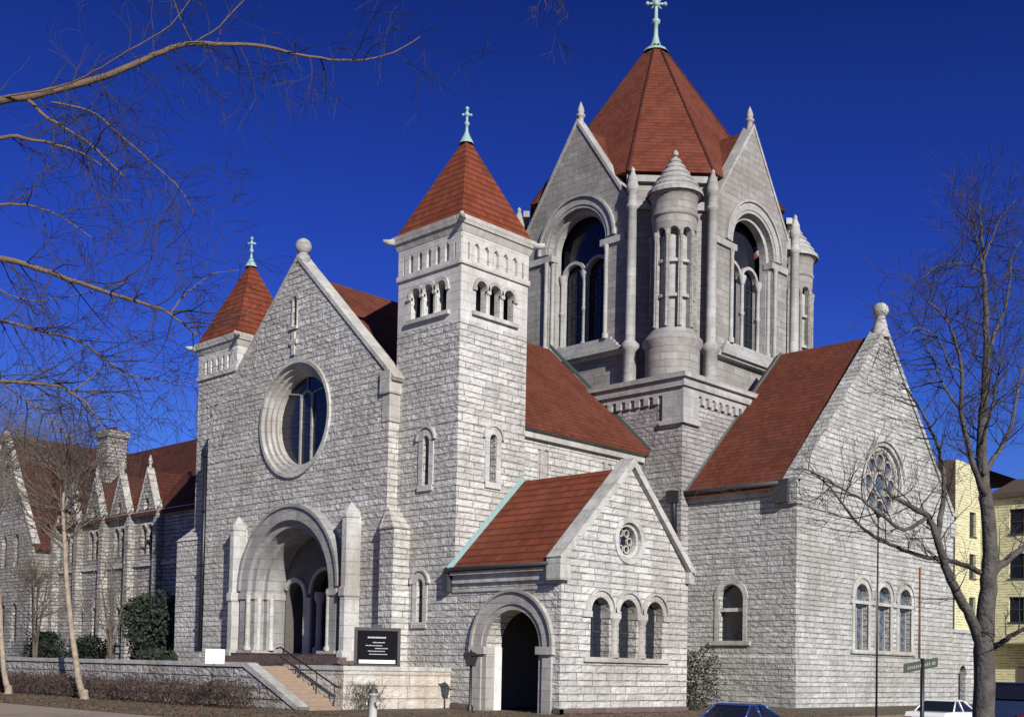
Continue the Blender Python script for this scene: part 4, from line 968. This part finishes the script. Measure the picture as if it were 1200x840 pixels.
RL = [
 ([(1150,755,0),(1138,722,-.1),(1122,695,-.2),(1108,662,-.3),(1098,630,-.4),(1088,606,-.4),(1072,596,-.5),(1052,585,-.6),(1036,572,-.7)], .10, .022, 16),
 ([(1098,630,-.4),(1103,600,-.3),(1106,570,-.2),(1104,545,0),(1096,515,.1),(1084,490,.2),(1070,465,.3),(1056,448,.4)], .05, .012, 14),
 ([(1088,606,-.4),(1060,620,-.6),(1035,605,-.8),(1010,585,-.9),(985,572,-1.1),(960,556,-1.3),(935,548,-1.5)], .035, .008, 14),
 ([(1152,672,0),(1130,662,.2),(1108,655,.3),(1080,652,.4),(1050,640,.5),(1025,628,.6),(1000,608,.7),(984,585,.8),(968,566,.9),(950,553,1)], .05, .010, 14),
 ([(1160,674,0),(1172,662,.3),(1188,650,.5),(1204,638,.7),(1235,615,1.0),(1260,570,1.3)], .085, .02, 10),
 ([(1165,758,0),(1180,748,-.3),(1200,736,-.5),(1235,712,-.8)], .055, .02, 5),
 ([(1155,580,0),(1142,550,-.3),(1133,515,-.5),(1126,480,-.7),(1127,435,-.8),(1118,395,-.9),(1104,368,-1),(1086,354,-1)], .055, .010, 22),
 ([(1152,555,0),(1166,535,.4),(1180,512,.6),(1190,475,.8),(1196,440,1),(1210,400,1.2)], .05, .010, 16),
 ([(1156,425,0),(1166,390,.3),(1178,360,.5),(1184,325,.7),(1186,300,.8),(1198,282,.9)], .035, .007, 18),
 ([(1153,320,0),(1138,312,-.3),(1118,308,-.4),(1096,314,-.5),(1076,330,-.6)], .022, .006, 14),
 ([(1152,310,0),(1145,285,.2),(1141,258,.3),(1134,236,.4)], .02, .005, 10),
 ([(1152,310,0),(1162,280,.2),(1172,255,.4),(1190,235,.6)], .02, .005, 10),
 ([(1126,480,-.7),(1108,455,-.6),(1095,425,-.5),(1084,400,-.4),(1078,375,-.3)], .024, .006, 14),
 ([(1150,520,0),(1162,480,-.3),(1170,440,-.5),(1176,400,-.6)], .03, .007, 14),
 ([(1127,435,-.8),(1112,425,-.9),(1098,395,-1),(1075,385,-1.1),(1062,392,-1.2)], .02, .006, 12),
]
for l, r0, r1, tw in RL:
    mb = MB(); limb(mb, RP(l), r0*.9, r1, tw=tw, L=.85, tr=.011, start=.2, jit=.012); mb.build('branch', [M['barkdark'], M['twig']], tree)

# --- the tree whose limbs reach in from the left
D = 15.0
tb = px(-150, 780, D); tree2 = thing('overhanging_tree', 'bare tree whose long tan limbs reach in across the sky from the left edge', 'tree', (tb.x, tb.y, gz))
mb = MB(); hub = [px(-150, y, D) for y in (760, 640, 520, 400, 280, 160, 40, -120)]
limb(mb, [Vector((tb.x, tb.y, gz))]+hub, .30, .08, tw=12, L=2.5, start=.6, n=12); mb.build('trunk', [M['bark'], M['twig']], tree2)
LL = [
 ([(-150,200,0),(-60,130,.2),(0,118,.4),(40,112,.5),(100,97,.6),(150,79,.7),(190,61,.8),(225,51,.9),(262,53,1),(300,53,1.1),(350,64,1.2),(400,71,1.3),(450,66,1.4),(492,44,1.5)], .085, .006, 38, 1.15),
 ([(-10,116,.4),(40,108,.3),(75,100,.2),(110,84,0),(150,60,-.2),(200,30,-.3),(235,-20,-.4)], .02, .006, 10, 1.2),
 ([(225,51,.9),(252,35,.9),(275,12,.9),(300,-15,1)], .016, .006, 6, .8),
 ([(225,51,.9),(214,28,.8),(200,-10,.7)], .014, .005, 5, .8),
 ([(30,114,.5),(52,135,.5),(75,150,.5),(100,165,.5),(120,182,.5),(135,198,.5),(146,207,.5)], .036, .010, 18, 1.1),
 ([(60,120,.6),(105,130,.7),(140,158,.8),(175,188,.9),(200,210,1),(218,232,1),(228,252,1.1)], .022, .005, 26, 1.1),
 ([(-150,300,0),(-80,200,-.3),(0,162,-.5),(35,164,-.5),(70,171,-.5),(100,182,-.4),(120,195,-.4)], .045, .008, 20, 1.0),
 ([(-150,330,0),(-60,255,.3),(0,240,.6),(40,242,.7),(75,256,.8),(110,280,.9)], .030, .006, 18, 1.0),
 ([(-150,380,0),(-60,312,-.4),(0,303,-.6),(40,313,-.6),(80,327,-.6),(130,344,-.6),(180,359,-.5),(208,374,-.5),(232,393,-.5)], .065, .010, 34, 1.2),
 ([(200,368,-.5),(212,350,-.4),(230,334,-.4),(250,321,-.3),(280,316,-.3)], .016, .004, 10, .7),
 ([(-150,440,0),(-60,382,.3),(0,376,.4),(50,389,.5),(90,399,.5),(120,419,.6),(150,438,.6),(190,446,.7),(235,448,.7)], .034, .005, 30, 1.1),
 ([(-150,520,0),(-60,452,-.5),(0,447,-.7),(60,451,-.7),(84,460,-.7),(106,478,-.7),(122,503,-.7)], .042, .007, 30, 1.0),
 ([(84,460,-.7),(108,441,-.6),(125,431,-.6),(160,446,-.5)], .014, .004, 8, .7),
 ([(-150,90,0),(-70,20,.5),(-10,-10,.7),(60,-25,.8),(150,-40,.9),(300,-80,1),(500,-90,1.2),(600,-60,1.2),(632,-20,1.2),(640,8,1.2)], .05, .004, 34, .8),
 ([(-20,430,0),(30,470,.2),(70,500,.3),(110,540,.4)], .02, .005, 20, 1.0),
 ([(-40,300,-.6),(0,340,-.5),(40,352,-.4),(90,345,-.3),(150,330,-.3)], .016, .004, 14, .9),
]
for l, r0, r1, tw, L_ in LL:
    mb = MB(); limb(mb, RP(l, D), r0*.72, r1, tw=int(tw*.72), L=L_*.9, tr=.011, up=.0, droop=.12, start=.22, jit=.008, nchild=4, maxl=2); mb.build('branch', [M['barkside'], M['twig']], tree2)

# --- thin pavement trees in front of the parish house
def street_tree(label, pts, Yp, r0, crown, seed, mat='barkpale', L=2.2, n=16):
    global rng
    rng = random.Random(seed); P_ = [pxY(x, y, Yp) for x, y in pts]; b_ = P_[0].copy(); b_.z = -.12; P_[0] = b_
    t = thing('street_tree', label, 'tree', tuple(b_), 'bare young trees along the pavement'); mb = MB()
    Cc = limb(mb, P_, r0, r0*.4, n=9, pw=.8, jit=.018); mb.lathe3(P_[0]-Vector((0,0,.05)), (0,0,1), [(r0*1.45,0),(r0*1.12,.2),(r0*.95,.5)], 10); mb.build('trunk', M[mat], t)
    for k in range(n):
        mb = MB(); q = Cc[-1-int(rng.random()*len(Cc)*.35)]; a = rng.uniform(0, 2*pi); el = rng.uniform(.35, 1.3)
        d = Vector((cos(a)*cos(el), sin(a)*cos(el), sin(el))); sprout(mb, q, d, L*rng.uniform(.8, 1.5), r0*.32, 0, .25, 0, 6, 3, .25); mb.build('branch', [M['bark'], M['bark']], t)
street_tree('slim pale bare tree with a bent trunk before the long low wall', [(98,842),(92,795),(84,738),(79,692),(76,645),(74,600),(76,555)], -10.2, .17, None, 5, L=2.9, n=34)
street_tree('slim bare tree with a straight trunk standing at the left edge of the view', [(9,842),(4,780),(0,720),(-4,650),(-6,580),(-2,520)], -10.4, .16, None, 6, L=3.0, n=32)

def thicket(label, x, y, z0, seed, n, L):
    global rng
    rng = random.Random(seed); t = thing('bare_tree', label, 'tree', (x, y, z0))
    mb = MB(); st_ = []
    for k in range(4):
        a = 2*pi*k/4+rng.random(); e = Vector((x+cos(a)*rng.uniform(.8, 1.8), y+sin(a)*.8, z0+rng.uniform(4.5, 6.5)))
        st_.append(limb(mb, [(x+.1*cos(a), y+.1*sin(a), z0-.1), (x+cos(a)*.4, y+sin(a)*.3, z0+2), tuple(e)], .11, .04, n=6))
    mb.build('trunk', M['bark'], t)
    for k in range(n):
        C_ = st_[k % 4]; q = C_[-1-int(rng.random()*len(C_)*.6)]; a = rng.uniform(0, 2*pi); el = rng.uniform(.1, 1.4)
        mb = MB(); sprout(mb, q, (cos(a)*cos(el), sin(a)*cos(el), sin(el)), L*rng.uniform(.7, 1.3), .035, 0, .2, 0, 6, 3, .28); mb.build('branch', [M['bark'], M['bark']], t)
thicket('many-stemmed bare tree before the gabled wing of the parish house, behind the low wall', -49.5, 0.5, 1.6, 21, 30, 3.4)
thicket('many-stemmed bare tree between the chimney and the tall dark bush, behind the low wall', -41.0, 1.8, 1.6, 22, 16, 2.4)
# ================================================================ shrubs and hedge
def leafball(mb, c, rad, n, ls, rg, bottom=-.2):
    for i in range(n):
        while 1:
            v = Vector((rg.uniform(-1,1), rg.uniform(-1,1), rg.uniform(-1,1)))
            if v.length < 1 and v.length > .35: break
        v *= (1+.25*sin(v.x*5+c[0])*sin(v.z*4+c[1])); p = Vector((c[0]+v.x*rad[0], c[1]+v.y*rad[1], c[2]+v.z*rad[2]))
        a = Vector((rg.gauss(0,1), rg.gauss(0,1), rg.gauss(0,1))).normalized(); b_ = a.cross(Vector((rg.gauss(0,1), rg.gauss(0,1), rg.gauss(0,1)))).normalized()
        s_ = ls*rg.uniform(.5, 1.3); mb.add([p-a*s_, p+b_*s_*.5, p+a*s_, p-b_*s_*.5], [(0,1,2,3)])
def shrub(name, label, cat, c, rad, n, ls, mat, seed, group=None):
    rg = random.Random(seed); t = thing(name, label, cat, (c[0], c[1], c[2]-rad[2]), group)
    mb = MB()
    for k in range(5):
        d = Vector((rg.uniform(-.5,.5)*rad[0], rg.uniform(-.5,.5)*rad[1], rad[2]*rg.uniform(.7, 1.4)))
        b_ = Vector((c[0], c[1], c[2]-rad[2])); mb.tube([b_, b_+d*.5, b_+d], [.05, .035, .012], 4)
    mb.build('stems', M['brush'], t)
    mb = MB(); leafball(mb, c, rad, n, ls, rg)
    for k in range(4): leafball(mb, (c[0]+rg.uniform(-.6,.6)*rad[0], c[1]+rg.uniform(-.6,.6)*rad[1], c[2]+rg.uniform(-.3,.8)*rad[2]), (rad[0]*.5, rad[1]*.5, rad[2]*.4), n//6, ls, rg)
    mb.build('foliage', M[mat], t)
shrub('evergreen_bush', 'tall dark evergreen bush against the stepped corner of the church front', 'bush', (-34.5, 1.2, 3.6), (2.3, 1.5, 2.0), 3800, .15, 'evergreen', 1)
shrub('evergreen_bush', 'low dark bush on the terrace at the foot of the lesser tower', 'bush', (-28.0, -2.2, 1.9), (1.9, .8, .5), 1300, .12, 'evergreen', 2)
for i, (x, y, z, r, h, lb) in enumerate(((-52.5, 2.5, 2.6, 2.4, 1.8, 'broad dark evergreen bush behind the low wall, nearest the left edge'), (-47.0, 3.2, 2.5, 2.0, 1.6, 'rounded dark evergreen bush before the parish house windows'), (-41.2, 4.6, 2.4, 1.6, 1.5, 'smaller dark evergreen bush between the parish house door and the tall bush'))):
    shrub('evergreen_bush', lb, 'bush', (x, y, z-.3), (r*.75, 1.3, h*.75), 1900, .13, 'evergreen', 10+i)
shrub('corner_shrub', 'dark brownish half-bare shrub growing in the corner between porch and transept', 'shrub', (-1.6, 11.2, 1.1), (1.8, 1.6, 1.9), 2300, .075, 'shrub', 30)
rg = random.Random(44); mb = MB()
for i in range(15000):
    x = rg.uniform(-46, -8.2); y = -9.2+rg.gauss(0, .38); z = rg.uniform(-.1, .75)+.12*sin(x*1.7)+.08*sin(x*4.1)
    d = Vector((rg.gauss(0,.35), rg.gauss(0,.3), rg.uniform(.3, 1))).normalized()*rg.uniform(.16, .42)
    s_ = Vector((rg.gauss(0,1), rg.gauss(0,1), 0)).normalized()*.010; p = Vector((x, y, z)); mb.add([p-s_, p+s_, p+d], [(0,1,2)])
    if i % 2 == 0:
        a = rdir()*.06; b_ = rdir()*.05; mb.add([p+d*.7-a, p+d*.7+b_, p+d*.7+a, p+d*.7-b_], [(0,1,2,3)])
hd = mb.build('hedge', M['brush']); tag(hd, 'leafless brown hedge along the foot of the long low wall', 'hedge')
rg = random.Random(46); mb = MB()
for i in range(9000):
    if i % 3: x, y = rg.uniform(-34, 6), rg.uniform(-15.5, -8.2)
    else: x, y = rg.uniform(-3, 9.3), rg.uniform(-8, 16)
    if x < 0.2 and y > -.2: continue
    s_ = rg.uniform(.03, .07); a = rg.uniform(0, 2*pi); z = -.09+rg.uniform(0, .03)
    p = Vector((x, y, z)); e1 = Vector((cos(a), sin(a), rg.uniform(-.4,.4)))*s_; e2 = Vector((-sin(a), cos(a), rg.uniform(-.3,.3)))*s_*.6
    mb.add([p-e1, p+e2, p+e1, p-e2], [(0,1,2,3)])
tag(mb.build('fallen_leaves', plain('dry_leaves', (.20, .11, .05), .9, .5, 5)), 'dry brown leaves scattered over the winter ground', 'leaves', kind='stuff')
rg = random.Random(45); mb = MB()
for i in range(900):
    p = Vector((-6.1+rg.gauss(0,.25), -5.0+rg.gauss(0,.5), rg.uniform(-.1, .9))); d = Vector((rg.gauss(0,.4), rg.gauss(0,.4), rg.uniform(.2,1))).normalized()*rg.uniform(.15,.4)
    s_ = Vector((rg.gauss(0,1), rg.gauss(0,1), 0)).normalized()*.01; mb.add([p-s_, p+s_, p+d], [(0,1,2)])
tag(mb.build('bare_shrub', M['brush']), 'small leafless shrub against the sunlit terrace wall beside the handrail', 'shrub')

# ================================================================ signs and posts
def at(x, y, Y): return pxY(x, y, Y)
p1 = at(252, 768, -9.4)
ys = thing('posted_sign', 'small blank white sign on a thin dark post in front of the long low wall', 'sign', (p1.x, p1.y, -.1))
mb = MB(); f1 = frame(p1, (.8, -.6, 0)); mb.fbox(f1, -.38, .38, -.32, .27, -.015, .0); mb.build('panel', M['white'], ys)
mb = MB(); mb.tube([(p1.x-.02, p1.y+.03, p1.z+.2), at(243, 842, -9.4)], .028, 6); mb.build('post', M['black'], ys)
p2 = px(1081, 779, 24); gs = -.46
ss = thing('street_name_sign', 'dark green street name blade on a dark post before the transept', 'street sign', (p2.x, p2.y, gs))
f2 = frame(p2, (.62, -.78, 0))
def f2r(u, v, w=0): return f2(u, v+u*.22, w)
mb = MB(); mb.fbox(f2r, -.37, .30, -.09, .10, -.02, .02); mb.build('name_blade', plain('dark_green_enamel', (.022, .035, .02), .5), ss)
mb = MB(); rg = random.Random(9); u = -.30
while u < .14: w = rg.uniform(.022, .035); mb.fbox(f2r, u, u+w, -.035, .035*rg.uniform(.6, 1), .0201, .024); u += w+.014
mb.fbox(f2r, .18, .25, -.03, .03, .0201, .024)
mb.build('lettering', plain('worn_white_letters', (.22, .23, .2), .7), ss)
mb = MB(); mb.tube([(p2.x, p2.y, gs), (p2.x, p2.y, p2.z+.14)], .045, 8); mb.build('post', M['black'], ss)
p3 = px(1027, 605, 32); q3 = px(1027, 832, 32)
dp = thing('slender_pole', 'slender dark pole standing in front of the three transept windows', 'pole', (q3.x, q3.y, -.46))
mb = MB(); mb.tube([(q3.x, q3.y, -.62), (q3.x, q3.y, p3.z)], [.036, .02], 8); mb.build('shaft', M['black'], dp)
mb = MB(); mb.ball((q3.x, q3.y, p3.z+.05), .07, 8); mb.build('cap', M['black'], dp)
p4 = px(437, 830, 36)
hy = thing('fire_hydrant', 'small white fire hydrant in front of the sunlit terrace wall', 'hydrant', (p4.x, p4.y, -.1))
zb = p4.z-.45; 
mb = MB(); mb.lathe((p4.x, p4.y), [(.17, -.12), (.2, .0), (.13, .05), (.13, zb+.85), (.17, zb+.86), (.17, zb+.92)], 12); mb.build('barrel', M['offwhite'], hy)
mb = MB(); mb.lathe((p4.x, p4.y), [(.15, zb+.92), (.13, zb+1.02), (.05, zb+1.1), (.05, zb+1.17), (.01, zb+1.18)], 12); mb.build('bonnet', plain('dark_cap_paint', (.05,.045,.045), .5), hy)
for s in (-1, 1):
    mb = MB(); mb.lathe3((p4.x+s*.1, p4.y, zb+.6), (s, 0, 0), [(.07, 0), (.07, .12), (.085, .12), (.085, .16), (.01, .17)], 10); mb.build('outlet_cap', M['offwhite'], hy)

# ================================================================ cars
def carpaint(name, col): 
    m = plain(name, col, .25, .05, 1); m.node_tree.nodes['Principled BSDF'].inputs['Coat Weight'].default_value = .5; return m
def car(label, loc, rz, paint, Ln=4.5, Wd=1.75, H=1.38, wagon=False, cat='car', van=False):
    t = thing('parked_car' if not van else 'parked_van', label, cat, loc, None)
    t.rotation_euler = (0, 0, rz); WM[t.name] = Matrix.Translation(loc) @ Matrix.Rotation(rz, 4, 'Z')
    X = WM[t.name]
    def mk(mb, name, mats, par=t):
        mb.v = [tuple(X @ Vector(p)) for p in mb.v]; o = mb.build(name, mats, t); 
        if par is not t: o.parent = par; o.matrix_parent_inverse = Matrix.Identity(4)
        return o
    h = Ln/2; bz = .62*H
    if van: prof = [(-h, .45), (-h, bz), (-h*.6, bz+.08), (h*.55, bz+.1), (h*.92, bz-.08), (h, bz-.2), (h, .4)]
    else: prof = [(-h, .42), (-h-.02, .78), (-h+.10, .93), (-h*.55, .96), (h*.35, .93), (h*.88, .84), (h, .72), (h+.02, .42)]
    bot = [(h*.9, .25), (-h*.9, .25)]
    full = prof+bot; secs = [(-Wd/2, -.06, .93), (-Wd/2+.07, 0, 1), (Wd/2-.07, 0, 1), (Wd/2, -.06, .93)]
    mb = MB(); n = len(full); P = []
    for y, dz, sc in secs: P += [(x*sc, y, z+dz if z > .5 else z-dz) for x, z in full]
    F = [(i+k*n, (i+1) % n+k*n, (i+1) % n+(k+1)*n, i+(k+1)*n) for k in range(3) for i in range(n)]+[tuple(reversed(range(n))), tuple(range(3*n, 4*n))]
    mb.add(P, F); body = mk(mb, 'body', paint)
    c0, c1 = (-h*.62, h*.30) if not (wagon or van) else (-h*.93, h*.38)
    r0, r1 = (c0+.55, c1-.75) if not (wagon or van) else (c0+.15, c1-.7)
    zb_ = .94 if not van else bz+.08
    mb = MB(); w0, w1 = Wd/2-.08, Wd/2-.25
    mb.add([(c0,-w0,zb_),(c1,-w0,zb_),(c1,w0,zb_),(c0,w0,zb_),(r0,-w1,H-.05),(r1,-w1,H-.05),(r1,w1,H-.05),(r0,w1,H-.05)], [(0,1,5,4),(1,2,6,5),(2,3,7,6),(3,0,4,7),(4,5,6,7)])
    mk(mb, 'windows', M['glass'])
    mb = MB(); mb.frus(((r0+r1)/2, 0), ((r1-r0)/2+.06, w1+.03), ((r1-r0)/2-.04, w1-.06), H-.06, H)
    for s in (-1, 1):
        for a, b_ in (((c0, zb_), (r0, H-.05)), ((c1, zb_), (r1, H-.05)), (((c0+c1)/2-.1, zb_), ((r0+r1)/2-.08, H-.05))):
            mb.tube([(a[0], s*(w0+.005), a[1]), (b_[0], s*(w1+.01), b_[1])], .035, 5)
    mk(mb, 'roof', paint)
    for x in (-h*.62, h*.64):
        for s in (-1, 1):
            mb = MB(); mb.lathe3((x, s*(Wd/2-.2), .31), (0, s, 0), [(.2, 0), (.31, .01), (.33, .05), (.33, .18), (.30, .215), (.20, .22)], 18); w_ = mk(mb, 'tyre', M['black'])
            mb = MB(); mb.lathe3((x, s*(Wd/2-.2), .31), (0, s, 0), [(.20, .1), (.2, .20), (.12, .215), (.05, .235), (.01, .24)], 14); mk(mb, 'hubcap', plain_chrome)
    for s in (-1, 1):
        mb = MB(); mb.box(h-.02, h+.04, s*.62-.17, s*.62+.17, .56, .72); mk(mb, 'headlight', M['white'])
        mb = MB(); mb.box(-h-.05, -h+.02, s*.66-.16, s*.66+.16, .58, .74); mk(mb, 'tail_light', red_lens)
    mb = MB(); mb.box(h-.02, h+.10, -Wd/2+.02, Wd/2-.02, .38, .52); mk(mb, 'bumper', plain_chrome)
    mb = MB(); mb.box(-h-.10, -h+.02, -Wd/2+.02, Wd/2-.02, .38, .52); mk(mb, 'bumper', plain_chrome)
    return t
plain_chrome = plain('dull_chrome', (.45, .45, .46), .3, .1, metal=.8); red_lens = plain('red_lens', (.25, .01, .01), .3)
car('blue saloon car parked by the kerb beside the porch shrub, only its roof showing', (10.75, -3.0, -.6), radians(90), carpaint('blue_car_paint', (.02, .05, .22)))
car('white saloon car parked in front of the transept behind the street sign', (10.9, 11.6, -.6), radians(90), carpaint('white_car_paint', (.75, .75, .72)), H=1.42)
car('dark blue van parked at the right edge beyond the large tree', (11.2, 19.2, -.6), radians(90), carpaint('navy_van_paint', (.015, .03, .09)), Ln=5.0, Wd=1.95, H=2.15, van=True, cat='van')

def dissolve_view(): pass
